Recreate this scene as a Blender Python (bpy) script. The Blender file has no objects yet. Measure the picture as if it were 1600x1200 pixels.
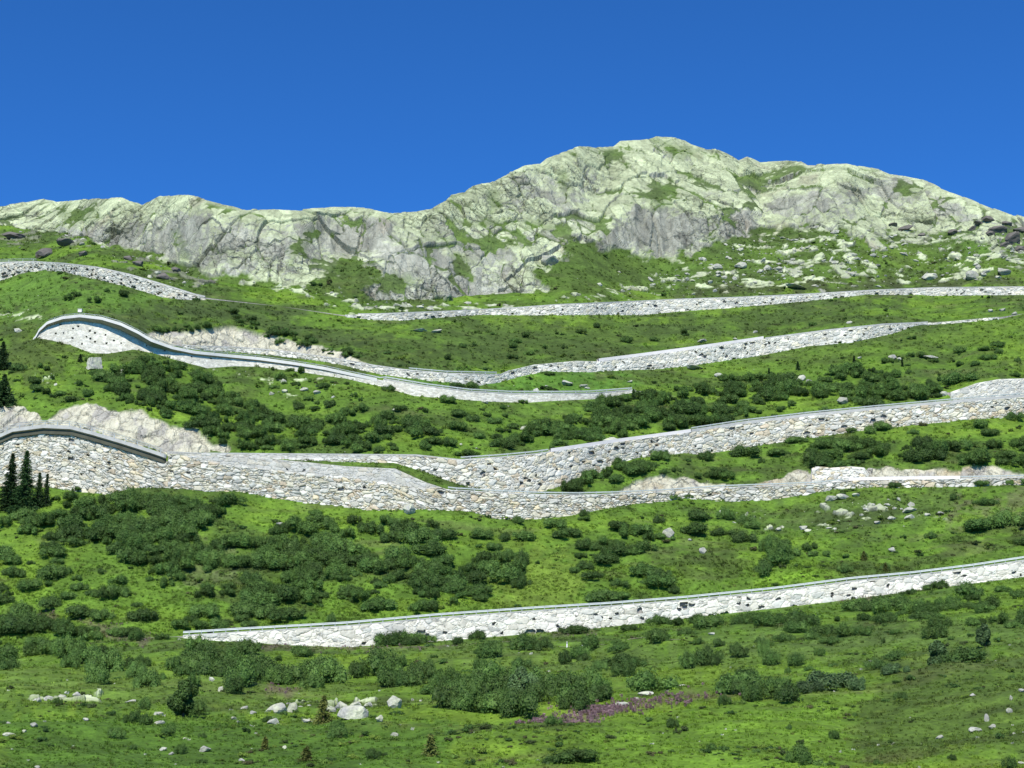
import bpy, math, random
import numpy as np
from mathutils import Vector
R = math.radians
sc = bpy.context.scene
C = sc.collection
random.seed(5); rng = np.random.default_rng(5)

# ------------------------------------------------------------ camera, sky, sun
F = 2400.0; TH = R(13.0); ST, CT = math.sin(TH), math.cos(TH)
cam = bpy.data.cameras.new('camera'); cam.lens = 54.0; cam.sensor_width = 36.0
cam.clip_start = 0.5; cam.clip_end = 20000
cam_o = bpy.data.objects.new('camera', cam); C.objects.link(cam_o)
cam_o.location = (0, 0, 0); cam_o.rotation_euler = (math.pi/2 + TH, 0, 0)
sc.camera = cam_o
SUN_EL, SUN_AZ = R(46), R(190)          # azimuth clockwise from +Y : behind the camera, to the left
w = bpy.data.worlds.new('World'); sc.world = w; w.use_nodes = True
wn = w.node_tree; wn.nodes.clear()
sky = wn.nodes.new('ShaderNodeTexSky'); sky.sky_type = 'NISHITA'; sky.sun_disc = False
sky.sun_elevation = SUN_EL; sky.sun_rotation = SUN_AZ; sky.altitude = 2600; sky.air_density = 0.85
sky.dust_density = 0.15; sky.ozone_density = 3.0
mul = wn.nodes.new('ShaderNodeMix'); mul.data_type = 'RGBA'; mul.blend_type = 'MULTIPLY'
mul.inputs[0].default_value = 1.0; mul.inputs[7].default_value = (0.21, 0.645, 1.13, 1)
bg = wn.nodes.new('ShaderNodeBackground'); bg.inputs[1].default_value = 0.14
wo = wn.nodes.new('ShaderNodeOutputWorld')
wn.links.new(sky.outputs[0], mul.inputs[6]); wn.links.new(mul.outputs[2], bg.inputs[0]); wn.links.new(bg.outputs[0], wo.inputs[0])
sl = bpy.data.lights.new('sun', 'SUN'); sl.energy = 4.9; sl.angle = R(0.53); sl.color = (1.0, 0.95, 0.85)
so = bpy.data.objects.new('sun', sl); C.objects.link(so)
sd = Vector((math.sin(SUN_AZ)*math.cos(SUN_EL), math.cos(SUN_AZ)*math.cos(SUN_EL), math.sin(SUN_EL)))
so.rotation_euler = sd.to_track_quat('Z', 'Y').to_euler(); so.location = (0, 0, 50)
sc.view_settings.view_transform = 'Standard'; sc.view_settings.look = 'None'
sc.view_settings.exposure = 0.26; sc.view_settings.gamma = 1.0

# ------------------------------------------------------------ numeric helpers
def h01(ix, iy, k=0):
    n = (ix.astype(np.int64)*374761393 + iy.astype(np.int64)*668265263 + k*1442695041) & 0xFFFFFFFF
    n = ((n ^ (n >> 13))*1274126177) & 0xFFFFFFFF
    n = ((n ^ (n >> 16))*2246822519) & 0xFFFFFFFF
    n = n ^ (n >> 15)
    return (n & 0xFFFFFF)/float(0x1000000)
def vnoise(x, y, k=0):
    x = np.asarray(x, float); y = np.asarray(y, float); x, y = np.broadcast_arrays(x, y)
    ix = np.floor(x); iy = np.floor(y); fx = x-ix; fy = y-iy
    fx = fx*fx*fx*(fx*(fx*6-15)+10); fy = fy*fy*fy*(fy*(fy*6-15)+10)
    a = h01(ix, iy, k); b = h01(ix+1, iy, k); c = h01(ix, iy+1, k); d = h01(ix+1, iy+1, k)
    return ((a*(1-fx)+b*fx)*(1-fy) + (c*(1-fx)+d*fx)*fy)*2-1
def fbm(x, y, oct=4, k=0, g=0.5):
    s = 0; a = 1; t = 0
    ca, sa = math.cos(0.6), math.sin(0.6)
    for i in range(oct):
        s = s + a*vnoise(x, y, k+i*7); t += a; a *= g
        x, y = (x*ca-y*sa)*2.03+11.3, (x*sa+y*ca)*2.03+5.7
    return s/t
def voro(x, y, k=0, jit=0.9, p=2, jy=None):
    jy = jit if jy is None else jy
    ix = np.floor(x); iy = np.floor(y)
    f1 = np.full(x.shape, 9.); f2 = np.full(x.shape, 9.)
    cx = np.zeros(x.shape); cy = np.zeros(x.shape); gx = np.zeros(x.shape); gy = np.zeros(x.shape)
    for dx in (-1, 0, 1):
        for dy in (-1, 0, 1):
            jx = ix+dx; jv = iy+dy
            px = jx+0.5+(h01(jx, jv, k)-0.5)*jit; py = jv+0.5+(h01(jx, jv, k+1)-0.5)*jy
            d = np.hypot(x-px, y-py) if p == 2 else (np.abs(x-px)**p+np.abs(y-py)**p)**(1./p)
            m = d < f1
            f2 = np.where(m, f1, np.minimum(f2, d)); f1 = np.where(m, d, f1)
            cx = np.where(m, jx, cx); cy = np.where(m, jv, cy); gx = np.where(m, px, gx); gy = np.where(m, py, gy)
    return f1, f2, cx, cy, x-gx, y-gy
def sstep(a, b, x):
    t = np.clip((x-a)/(b-a), 0, 1); return t*t*(3-2*t)
def line(pts):
    p = sorted(pts); xs = np.array([a for a, _ in p], float); ys = np.array([b for _, b in p], float)
    return lambda u: np.interp(u, xs, ys)
def poly_sd(P, u, v):
    "signed distance in photo pixels, positive inside"
    P = np.array(P, float); n = len(P); ins = np.zeros(u.shape, bool); d = np.full(u.shape, 1e9)
    for i in range(n):
        x1, y1 = P[i]; x2, y2 = P[(i+1) % n]
        with np.errstate(divide='ignore', invalid='ignore'):
            c = ((y1 > v) != (y2 > v)) & (u < (x2-x1)*(v-y1)/(y2-y1+1e-12)+x1)
        ins ^= c
        ex, ey = x2-x1, y2-y1; L = ex*ex+ey*ey+1e-9
        t = np.clip(((u-x1)*ex+(v-y1)*ey)/L, 0, 1)
        d = np.minimum(d, np.hypot(u-x1-t*ex, v-y1-t*ey))
    return np.where(ins, d, -d)
def pmask(P, u, v, feather=8, ragged=0):
    x0 = min(p[0] for p in P)-feather-abs(ragged); x1 = max(p[0] for p in P)+feather+abs(ragged)
    y0 = min(p[1] for p in P)-feather-abs(ragged); y1 = max(p[1] for p in P)+feather+abs(ragged)
    m = np.zeros(u.shape); s = (u >= x0) & (u <= x1) & (v >= y0) & (v <= y1)
    if s.any():
        us, vs = u[s], v[s]; d = poly_sd(P, us, vs)
        if ragged: d = d + ragged*fbm(us/14., vs/8., 3, 91)
        m[s] = sstep(-feather, feather, d) if feather > 0.01 else (d > 0)
    return m
def Tn(v):                                  # height / distance of the ray through photo row v
    b = (600-v)/F; return (ST+b*CT)/(CT-b*ST)
def Xn(u, v):
    b = (600-v)/F; return ((u-800)/F)/(CT-b*ST)

# ------------------------------------------------------------ lines read off the hillside (photo px)
SKY = line([(-250,330),(-100,326),(0,322),(20,319),(40,316),(71,311),(90,315),(125,311),(152,310),(191,309),(209,316),(223,320),(236,313),(250,306),(287,305),(310,308),(324,313),(337,316),(358,320),(385,328),(425,327),(469,329),(520,326),(560,325),(581,327),(608,333),(628,332),(648,331),(672,328),(695,315),(705,305),(726,301),(739,291),(773,284),(800,269),(820,258),(844,255),(854,246),(884,235),(905,229),(935,230),(959,228),(969,220),(986,219),(1009,218),(1026,213),(1053,215),(1070,219),(1080,225),(1104,233),(1121,233),(1138,240),(1154,250),(1168,244),(1180,249),(1188,253),(1208,252),(1235,251),(1252,252),(1262,258),(1289,258),(1323,257),(1350,261),(1377,267),(1391,273),(1414,275),(1441,280),(1458,287),(1475,296),(1509,308),(1526,314),(1543,321),(1560,327),(1576,333),(1600,339),(1700,365),(1850,395)])
W1T = line([(-200,1030),(0,1012),(200,998),(287,994),(383,988),(540,979),(683,966),(837,955),(951,948),(1070,938.5),(1213,924),(1328,909),(1424,900),(1520,888),(1600,876),(1800,845)])
W1F = line([(-200,1030),(0,1012),(200,998),(275,995),(287,997),(340,1001),(460,1008),(540,1011),(640,1005),(780,994),(925,982),(1070,966),(1290,941),(1508,913),(1600,901),(1800,872)])
W2Tv = line([(-250,700),(-100,690),(0,678),(20,669),(68,663),(111,665),(145,674),(189,687),(236,702),(262,711),(300,713),(400,715),(462,721),(540,729),(618,733),(665,754),(705,767),(719,767),(780,771),(844,773.5),(901,774.5),(969,772.5),(1036,769.5),(1070,767),(1127,763),(1212,760),(1276,757.5),(1330,751.5),(1397,750),(1499,749),(1600,747),(1800,742)])
W2F = line([(-250,755),(0,757),(78,759),(125,765),(169,769),(209,760),(270,760),(320,765),(371,765),(422,774),(472,782),(540,789),(574,794),(648,793),(732,797),(773,808),(820,809),(867,806),(901,801),(952,791),(996,784),(1036,781),(1070,776),(1144,781),(1195,779),(1249,772),(1303,762),(1347,759),(1431,759),(1516,758),(1600,755),(1800,750)])
W3T = line([(-250,690),(0,672),(68,656),(111,657),(145,664),(189,677),(236,694),(262,706.5),(300,709),(462,710.5),(530,711),(651,712),(719,719.5),(780,715.5),(834,710.5),(901,700.5),(969,690.5),(1036,681.5),(1070,677),(1161,663),(1262,651),(1364,641),(1465,632),(1549,625),(1600,621),(1800,606)])
W3F = line([(-250,690),(0,672),(68,656),(111,657),(145,664),(189,677),(236,694),(262,708),(300,711.5),(462,716),(530,719),(614,721),(665,735),(705,750),(739,761),(766,767.5),(834,769.5),(854,764),(901,749),(935,737),(959,723),(1002,713),(1070,706),(1094,709),(1138,702),(1188,694),(1262,683),(1347,671),(1421,663),(1499,655),(1566,650),(1600,645),(1800,630)])
W4Tv = line([(-250,555),(0,545),(50,530),(56,524),(61,514),(74,502),(98,494),(125,491),(159,495),(189,504),(216,517),(236,529),(270,541),(304,548),(354,553),(405,558),(456,565),(506,573),(540,580.5),(597,592.5),(665,604),(732,612.5),(800,616),(867,616),(918,615.5),(992,610),(1060,620),(1200,622),(1400,620),(1485,613),(1526,599),(1560,593),(1600,592),(1800,585)])
W4F = line([(-250,555),(0,545),(50,531),(56,527),(81,530),(111,537),(142,549),(169,550),(209,545),(243,552),(277,562),(324,574),(368,571),(405,572),(472,580),(540,590),(597,603),(648,617),(699,621),(766,626),(817,628),(867,625),(935,622),(992,612),(1060,620),(1200,622),(1400,620),(1480,616),(1492,626),(1546,622),(1600,618),(1800,603)])
W5T = line([(-250,530),(0,515),(60,499),(98,486),(125,484),(160,487),(189,496),(216,508),(262,537),(300,541.5),(371,543.5),(439,549),(489,556),(530,561.5),(584,571.5),(631,578.5),(699,584.5),(783,586),(800,578.5),(834,570.5),(901,564.5),(935,565.5),(1002,557),(1070,548),(1195,530),(1296,517),(1381,508),(1431,506),(1482,503),(1566,495),(1600,490),(1800,478)])
W5F = line([(-250,530),(0,515),(60,499),(98,486),(125,484),(160,487),(189,496),(216,508),(262,537.5),(300,545),(371,549),(439,555),(489,561),(530,567),(597,583.5),(665,592.5),(749,601),(783,596),(817,585.5),(851,578.5),(925,580),(969,577),(1019,576),(1070,571),(1111,565.5),(1188,554.5),(1262,540),(1330,534),(1397,519.5),(1431,508),(1482,505),(1566,498),(1600,490),(1800,478)])
W6T = line([(-250,425),(0,411.5),(51,410),(101,413),(152,419),(202,430),(253,445),(304,461),(324,465.5),(440,479),(537,492.5),(597,491.5),(699,487.5),(800,482.5),(868,477.5),(935,474.5),(1070,468.5),(1161,465.5),(1263,460.5),(1364,454.5),(1465,450.5),(1600,449.5),(1800,448)])
W6F = line([(-250,450),(0,438),(34,426),(68,421.5),(101,424.5),(152,436),(202,448),(253,463),(287,467.5),(324,467.5),(440,479),(537,494),(581,499),(631,500),(699,494.5),(749,491),(834,491.5),(935,491),(1002,491.5),(1070,485.5),(1144,480),(1229,472.5),(1313,464.5),(1354,459.5),(1431,460),(1465,461.5),(1600,460),(1800,460)])
KN = line([(-250,350),(0,355),(51,359),(101,367),(135,375),(169,385),(202,396),(236,406),(263,418),(297,433),(337,440),(420,452),(540,468),(700,465),(900,455),(1100,445),(1300,435),(1600,430),(1800,425)])

# cantilevered decks : how far the road slab sticks out past its wall, in metres
over4 = line([(50,0.3),(75,1.8),(110,2.2),(160,2.8),(200,3.6),(240,3.2),(262,2.0),(290,1.1),(350,0.9),(420,0.9),(500,0.8),(560,0.4),(600,0.05)])
over2 = line([(-260,1.6),(0,1.6),(50,1.7),(200,1.7),(256,1.5),(264,0.05)])
def lowered(vline, over, dist, drop):
    def f(u):
        o = over(u); t = Tn(vline(u))*(1-o/dist) - np.where(o > 0.06, drop/dist, 0)
        vv = np.linspace(300, 900, 3001); return np.interp(t, Tn(vv)[::-1], vv[::-1])
    return f
W4T = lowered(W4Tv, over4, 470, 0.5); W2T = lowered(W2Tv, over2, 390, 1.6)

# ------------------------------------------------------------ terrain sheet
STEP = 1.7
ucol = np.concatenate([np.arange(-3200, -720, 160.), np.arange(-700, -60, 16.), np.arange(-60, 1660, STEP), np.arange(1666, 1900, 6.), np.arange(1910, 2320, 22.), np.arange(2400, 4800, 160.)])
NC = len(ucol)
one = np.ones(NC)
def ramp(a, b, w=40):                       # 1 between a and b with soft ends
    return sstep(a-w/2, a+w/2, ucol)*(1-sstep(b-w/2, b+w/2, ucol))
ROCKPOLYS = {}
A_rock = [(-260,300),(300,250),(700,220),(1000,150),(1300,190),(1860,300),(1860,392),(1590,396),(1562,390),(1530,372),(1440,364),(1350,366),(1300,358),(1240,356),(1180,360),(1130,374),(1050,402),(960,390),(900,376),(868,380),(885,400),(870,420),(832,416),(850,450),(820,476),(750,479),(700,471),(620,471),(560,456),(600,430),(580,408),(535,404),(520,425),(490,445),(440,445),(390,432),(330,431),(290,420),(230,396),(130,374),(-260,340)]
CUT1 = [(-260,640),(0,632),(15,629),(30,632),(60,643),(66,655),(74,655),(95,639),(120,630),(140,627),(165,636),(185,643),(215,641),(245,652),(265,664),(300,668),(330,690),(350,695),(370,703),(262,708),(200,690),(140,670),(80,662),(0,680),(-260,700)]
CUT2 = [(226,524),(240,519),(265,518),(300,516),(330,515),(358,512),(385,519),(415,523),(439,527),(470,535),(506,541),(540,551),(580,572),(545,568),(500,560),(440,552),(380,546),(300,544),(262,540)]
CUT3 = [(940,775),(965,766),(990,755),(1010,750),(1035,740),(1055,746),(1075,743),(1095,752),(1112,753),(1140,757),(1165,760),(1180,755),(1200,748),(1225,742),(1246,732),(1258,735),(1268,745),(1285,740),(1320,737),(1355,734),(1385,727),(1410,731),(1440,733),(1480,731),(1500,735),(1525,727),(1550,729),(1575,738),(1600,742),(1860,735),(1860,755),(1600,752),(1400,755),(1200,768),(1000,776)]
cliffs = [([(930,390),(960,345),(1000,318),(1060,335),(1120,350),(1170,330),(1180,360),(1100,385),(1040,400)],1.0),([(1180,330),(1230,300),(1330,292),(1345,345),(1250,352)],.8),([(1340,300),(1400,275),(1470,300),(1540,335),(1500,345),(1400,330)],.6),([(560,460),(600,400),(700,372),(800,385),(860,440),(820,478),(700,470)],.6),([(100,370),(200,345),(330,335),(440,345),(500,360),(480,430),(340,430),(250,400)],.7),([(450,345),(560,335),(620,345),(600,385),(500,395)],.8),([(720,320),(800,270),(900,250),(960,280),(900,330),(800,340)],.5)]
def tan_alpha(seg, u, v, T):
    if seg == 's0': return None
    n = fbm(u/170., v/70., 3, 3)
    if seg in ('s1', 's2', 's3', 's4', 's5'):
        a = 0.58 + 0.13*n
        if seg == 's5': a = 0.55 + 0.12*n
        a = a + 1.1*pmask(CUT1, u, v, 4) + 1.3*pmask(CUT2, u, v, 3) + 1.2*pmask(CUT3, u, v, 3)
    elif seg == 's6':
        a = 0.62 + 0.14*n
    else:
        a = 0.88 + 0.30*n + 0.05*vnoise(u/60., v/16., 8)
        for P, k in cliffs: a = a + k*pmask(P, u, v, 12)
        sk = SKY(u); a = np.where(v < sk+16, a*0.75 + 0.18, a)
    return np.maximum(a, T+0.13)
rowsV, rowsY, rowsZ, rowsVis, rowsTag, rowsS = [], [], [], [], [], []
def push(v, Y, Z, vis, tag):
    if rowsY: ds = np.hypot(Y-rowsY[-1], Z-rowsZ[-1]); S = rowsS[-1]+ds
    else: S = np.zeros(NC)
    rowsV.append(np.broadcast_to(v, (NC,)).copy()); rowsY.append(Y.copy()); rowsZ.append(Z.copy()); rowsVis.append(vis); rowsTag.append(tag); rowsS.append(S)
vb = 1228*one
Y0 = 112 + 6*vnoise(ucol/300., 0*ucol, 2) - 10*sstep(1250, 1600, ucol)
Z0 = Y0*Tn(vb)
for y in (-80., -20., 15., 45., 75.):
    f = np.clip((y+20)/(Y0+20), 0, 1); push(vb, y*one, -1.75 + (Z0+1.75)*f*f, False, 'near')
push(vb, Y0, Z0, True, 's0')
def climb(hi, n, seg):
    v0 = rowsV[-1].copy(); v1 = hi(ucol) if callable(hi) else hi
    v1 = np.minimum(v1, v0-0.02)
    if seg == 's0':
        T0, T1 = Tn(v0), Tn(v1); Rr = (285+25*sstep(300, 1600, ucol))/rowsY[-1]; a0 = (Rr*T1-T0)/(Rr-1)
    for i in range(1, n+1):
        v = v0+(v1-v0)*i/n; vm = v0+(v1-v0)*(i-0.5)/n
        T0, T1, Tm = Tn(rowsV[-1]), Tn(v), Tn(vm)
        a = a0 if seg == 's0' else tan_alpha(seg, ucol, vm, Tm)
        Y = rowsY[-1]; sl_ = a - Tm
        Yn = Y*np.exp((T1-T0)/sl_)
        push(v, Yn, Yn*T1, True, seg)
def wallup(hi, n, tag, batter=4.5):
    v0 = rowsV[-1].copy(); v1 = np.minimum(hi(ucol), v0-0.02)
    for i in range(1, n+1):
        v = v0+(v1-v0)*i/n; T1 = Tn(v); Y, Z = rowsY[-1], rowsZ[-1]
        Yn = (Z-batter*Y)/(T1-batter); push(v, Yn, Yn*T1, True, tag)
def terrace(width, tag, bank=1.4):
    Y, Z, v = rowsY[-1], rowsZ[-1], rowsV[-1]; T = Tn(v); wd = np.maximum(width, 0.02)
    push(v, Y+wd*0.06, Z-0.02*np.minimum(wd, 1), False, tag)
    push(v, Y+wd*0.5, Z-0.06*np.minimum(wd, 1), False, tag)
    push(v, Y+wd, Z-0.04*np.minimum(wd, 1), False, tag)
    r = (wd*T)/(1-T/bank); Yb = Y+wd+r/bank
    push(v, Yb, Yb*T, False, tag+'b')
marks = {}
climb(W1F, 215, 's0'); marks['W1F'] = len(rowsY)-1
wallup(W1T, 8, 'w1'); marks['W1T'] = len(rowsY)-1
terrace(7.5*sstep(200, 480, ucol), 'r1'); climb(W2F, 150, 's1'); marks['W2F'] = len(rowsY)-1
wallup(W2T, 14, 'w2'); marks['W2T'] = len(rowsY)-1
terrace(6.5*sstep(640, 840, ucol)+6.0*(1-sstep(150, 380, ucol))+0.6, 'r2'); climb(W3F, 64, 's2'); marks['W3F'] = len(rowsY)-1
wallup(W3T, 12, 'w3'); marks['W3T'] = len(rowsY)-1
terrace(7.5*sstep(180, 400, ucol), 'r3'); climb(W4F, 74, 's3'); marks['W4F'] = len(rowsY)-1
wallup(W4T, 12, 'w4'); marks['W4T'] = len(rowsY)-1
terrace(7.0*ramp(70, 900, 200)+5*sstep(1420, 1560, ucol), 'r4'); climb(W5F, 52, 's4'); marks['W5F'] = len(rowsY)-1
wallup(W5T, 8, 'w5'); marks['W5T'] = len(rowsY)-1
terrace(7.0*ramp(250, 1500, 240), 'r5'); climb(W6F, 64, 's5'); marks['W6F'] = len(rowsY)-1
wallup(W6T, 8, 'w6'); marks['W6T'] = len(rowsY)-1
terrace(7.0*(1-sstep(200, 420, ucol))+7.0*sstep(450, 660, ucol), 'r6'); climb(KN, 44, 's6')
terrace(34.*(1-sstep(180, 380, ucol)), 'kn', 2.4); climb(SKY, 215, 's7')
for k_, (dy, dz) in enumerate(((3, 0.4), (9, -1.5), (30, -12), (90, -50), (240, -150), (600, -380), (1500, -700))):
    push(rowsV[-1], rowsY[-1]+dy, rowsZ[-1]+dz, False, 'back')
V = np.array(rowsV); Y = np.array(rowsY); Z = np.array(rowsZ); S = np.array(rowsS); vis = np.array(rowsVis); NR = len(V)
tag = np.array(rowsTag); U = np.broadcast_to(ucol, V.shape)
# even out the folds between neighbouring columns : the distance is smoothed along each row, the road steps keep their offsets
def gsm(A, sig):
    r = int(sig*3); k = np.exp(-0.5*(np.arange(-r, r+1)/sig)**2); k /= k.sum()
    Ap = np.concatenate([np.repeat(A[:, :1], r, 1), A, np.repeat(A[:, -1:], r, 1)], 1); o = np.zeros_like(A)
    for i, kk in enumerate(k): o += kk*Ap[:, i:i+A.shape[1]]
    return o
Ys = gsm(Y, 26.0); Yf_ = gsm(Y, 9.0)
s7 = (tag == 's7')[:, None]
Ysm = np.where(s7, 0.0, Ys)
j7 = np.where(tag == 's7')[0]; base7 = Y[j7[0]-1]
Ysm[j7] = Ys[j7[0]-1][None, :] + gsm(Y[j7]-base7[None, :], 9.0)
Zn = np.where(vis[:, None], Ysm*Tn(V), 0)
for i in range(5, NR):
    if not vis[i]:
        if rowsTag[i] == 'back': Ysm[i] = Ysm[i-1]+(Y[i]-Y[i-1]); Zn[i] = Zn[i-1]+(Z[i]-Z[i-1])
        elif rowsTag[i].endswith('b'): Zn[i] = Ysm[i]*Tn(V[i])
        else: Zn[i] = Zn[i-1] + gsm((Z[i]-Z[i-1])[None], 26.0)[0]
Y[5:] = Ysm[5:]; Z[5:] = Zn[5:]
S[5:] = np.cumsum(np.concatenate([S[5:6], np.hypot(np.diff(Y[5:], axis=0), np.diff(Z[5:], axis=0))], 0), 0)
Srow = S.mean(1); S = np.maximum.accumulate(S, 0)
# the sheet's own metres : X along, S up the slope
X = Xn(U, V)*np.maximum(Y, 0)
for i in range(5): X[i] = Xn(ucol, vb)*Y0 * (0.9 + 0.1*i/5)
for i in range(NR-7, NR): X[i] = X[NR-8] * (1 + 0.0*i)
print('terrain', NR, NC)

# fields over the sheet
rock = pmask(A_rock, U, V, 4, 16) * ((tag == 's7') | (tag == 'back') | (tag == 'kn') | (tag == 'knb'))[:, None]
rock[NR-7:] = 1
holes = [[(90,328),(150,322),(158,345),(135,352),(100,346)],[(760,300),(775,297),(784,330),(765,338)],[(700,347),(840,346),(880,356),(850,361),(720,354)],[(680,374),(760,372),(830,384),(810,388),(700,380)],[(455,378),(490,355),(500,368),(470,400),(450,420)],[(1010,215),(1050,222),(1120,245),(1060,245)],[(265,360),(280,360),(300,410),(285,412)],[(870,270),(886,262),(892,310),(880,318)],[(1010,300),(1050,280),(1060,315),(1020,330)],[(590,430),(640,425),(650,445),(600,455)],[(700,400),(730,395),(740,440),(715,430)],[(1400,290),(1440,295),(1440,310),(1405,308)]]
hole = np.zeros(V.shape)
for P in holes: hole = np.maximum(hole, pmask(P, U, V, 6, 8))
talus = np.zeros(V.shape)
for P, k in (([(380,436),(470,443),(560,465),(640,482),(540,482),(450,462)],.55),([(860,475),(1000,440),(1070,405),(1180,365),(1250,360),(1600,352),(1700,380),(1700,440),(1500,445),(1300,455),(1000,470)],.50),([(1180,362),(1300,350),(1460,352),(1480,395),(1330,400),(1230,395)],.62),([(0,360),(60,360),(62,385),(0,388)],.6),([(85,366),(130,370),(142,388),(100,384)],.95),([(160,385),(240,405),(330,440),(300,455),(220,430),(170,410)],.6),([(540,470),(700,470),(840,478),(840,484),(700,488),(540,490)],.6),([(-60,490),(60,488),(65,498),(-60,500)],.8),([(310,570),(420,590),(520,596),(530,625),(440,620)],.33),([(1060,790),(1200,800),(1330,770),(1470,790),(1490,820),(1300,840),(1150,815)],.36),([(20,1080),(160,1080),(170,1110),(20,1110)],.25),([(460,1090),(590,1090),(600,1125),(440,1125)],.45),([(30,580),(130,580),(130,640),(50,640)],.25)):
    talus = np.maximum(talus, k*pmask(P, U, V, 12, 8))
cut = np.maximum(np.maximum(pmask(CUT1, U, V, 1.5, 5)*(V > 560), pmask(CUT2, U, V, 1.2, 3)*(V < 580)), pmask(CUT3, U, V, 1.2, 4))
cut *= np.isin(tag, ['s2', 's3', 's4', 's5', 'r2b', 'r3b', 'r4b', 'r5b'])[:, None]
# distance to the nearest built edge in px -> no heaving of the ground next to the walls
edge = np.full(V.shape, 99.)
for m in marks.values(): edge = np.minimum(edge, np.abs(V-V[m][None, :]))
calm = sstep(1.0, 14, edge)
isgreen = np.isin(tag, ['s0', 's1', 's2', 's3', 's4', 's5', 's6', 's7'])[:, None]*1.0
# meadow heaves
sc_ = np.clip(Y/300., 0.5, 2)
dzm = 1.3*fbm(X/45., S/30., 3, 21) + 0.85*fbm(X/12., S/8., 3, 31) + 0.22*fbm(X/3.2, S/2.4, 3, 41)
dzm = dzm*isgreen*calm
# rock relief : slabs bounded by cracks at four sizes
def slabs(sx, sy, k, skew, warp):
    wx = X + warp*fbm(X/(sx*1.3), S/(sy*1.3), 3, k+5)*sx; wy = S + warp*fbm(X/(sx*1.3), S/(sy*1.3), 3, k+9)*sy
    f1, f2, cx, cy, dx, dy = voro((wx+skew*wy)/sx, wy/sy, k)
    g1 = h01(cx, cy, k+2)-0.5; g2 = h01(cx, cy, k+3)-0.5; o = h01(cx, cy, k+4)-0.5
    return g1*dx*1.6 + g2*dy*1.6 + o*0.9, f2-f1, h01(cx, cy, k+6)
rA, eA, hA = slabs(46, 62, 101, 0.35, 0.35)
rB, eB, hB = slabs(16, 25, 201, -0.25, 0.35)
rC, eC, hC = slabs(6.2, 10, 301, 0.3, 0.3)
rD, eD, hD = slabs(2.6, 3.6, 401, 0.0, 0.2)
cl = np.zeros(V.shape)
for P, k in cliffs: cl = np.maximum(cl, k*pmask(P, U, V, 14, 12))
ribs = np.abs(fbm(X/5.5, S/30., 3, 55))*2.2
fin = sstep(-0.15, 0.35, fbm(X/28., S/18., 3, 641))
relief = 2.5*rA + 1.8*rB + (0.8+0.6*fin)*rC + (0.35+0.5*fin)*rD - 0.9*(1-sstep(0, .06, eB)) - 0.5*fin*(1-sstep(0, .12, eC)) + 0.45*fbm(X/3.4, S/5., 4, 61)
relief += cl*(1.9*ribs - 0.9)
skd = sstep(0, 22, V-SKY(U))
relief *= (0.25+0.75*skd)*0.82
rockn = np.clip(rock*(1-0.45*hole), 0, 1)
cut_rel = 0.5*rB + 0.5*rC + 0.4*rD + 0.5*fbm(X/2.2, S/3.5, 4, 71) - 0.5
tal_n = sstep(0.0, 0.12, talus - 0.66 + 0.9*fbm(X/6., S/4.2, 4, 81) + 0.25*rC)*(talus > 0.02)
tal_rel = 0.9*rC + 0.7*rD + 0.3
# veins of turf inside the rock
vein = fbm(X/10., S/12., 4, 301) + 0.45*(1-sstep(0, .22, eB)) + 0.35*(1-sstep(0, .2, eC)) - 0.55*rB - 0.35*rC - 0.5*cl - 0.10 + 0.55*hole
vein = vein + 0.30*fbm(X/3.5, S/3.0, 3, 311)
turf = sstep(0.40, 0.50, vein)*sstep(0, 9, V-SKY(U))
rk = np.clip(rockn*(1-turf*0.9), 0, 1)
disp = rockn*relief*(0.35+0.65*rk)*calm + (1-rockn)*tal_n*tal_rel*calm + cut*cut_rel*sstep(0.3, 4, edge)
ny, nz = -0.62, 0.78
Yd = Y + disp*ny; Zd = Z + disp*nz + dzm*(1-rockn)*(1-cut)*(1-0.5*tal_n)
P3 = np.stack([X, Yd, Zd], -1)
# normals
dU = np.zeros_like(P3); dV = np.zeros_like(P3)
dU[:, 1:-1] = P3[:, 2:]-P3[:, :-2]; dU[:, 0] = P3[:, 1]-P3[:, 0]; dU[:, -1] = P3[:, -1]-P3[:, -2]
dV[1:-1] = P3[2:]-P3[:-2]; dV[0] = P3[1]-P3[0]; dV[-1] = P3[-1]-P3[-2]
N = np.cross(dU, dV); N /= np.linalg.norm(N, axis=-1, keepdims=True)+1e-9
# ------------------------------------------------------------ ground colours (what grows or lies there)
def mixc(a, b, t): return a*(1-t[..., None]) + np.array(b)*t[..., None]
n1 = fbm(X/26., S/15., 4, 511); n2 = fbm(X/8., S/5., 4, 521); n3 = fbm(X/2.2, S/1.6, 3, 531)
col = np.zeros(V.shape+(3,)) + np.array([0.088, 0.158, 0.018])
col = mixc(col, (0.130, 0.208, 0.020), sstep(-0.05, 0.55, n1+0.5*n2)*0.8)
upper = 1-sstep(470, 760, V)
col = mixc(col, (0.052, 0.076, 0.018), sstep(0.10-0.36*upper, 0.5-0.2*upper, -n1+0.55*n2)*0.8)
col = mixc(col, (0.060, 0.115, 0.018), sstep(0.05, 0.6, n2)*0.5)
col = mixc(col, (0.095, 0.110, 0.036), sstep(0.25, 0.6, fbm(X/14., S/5., 4, 541))*0.55)
col = mixc(col, (0.150, 0.225, 0.022), sstep(0.2, 0.7, n3)*0.30)
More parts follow.
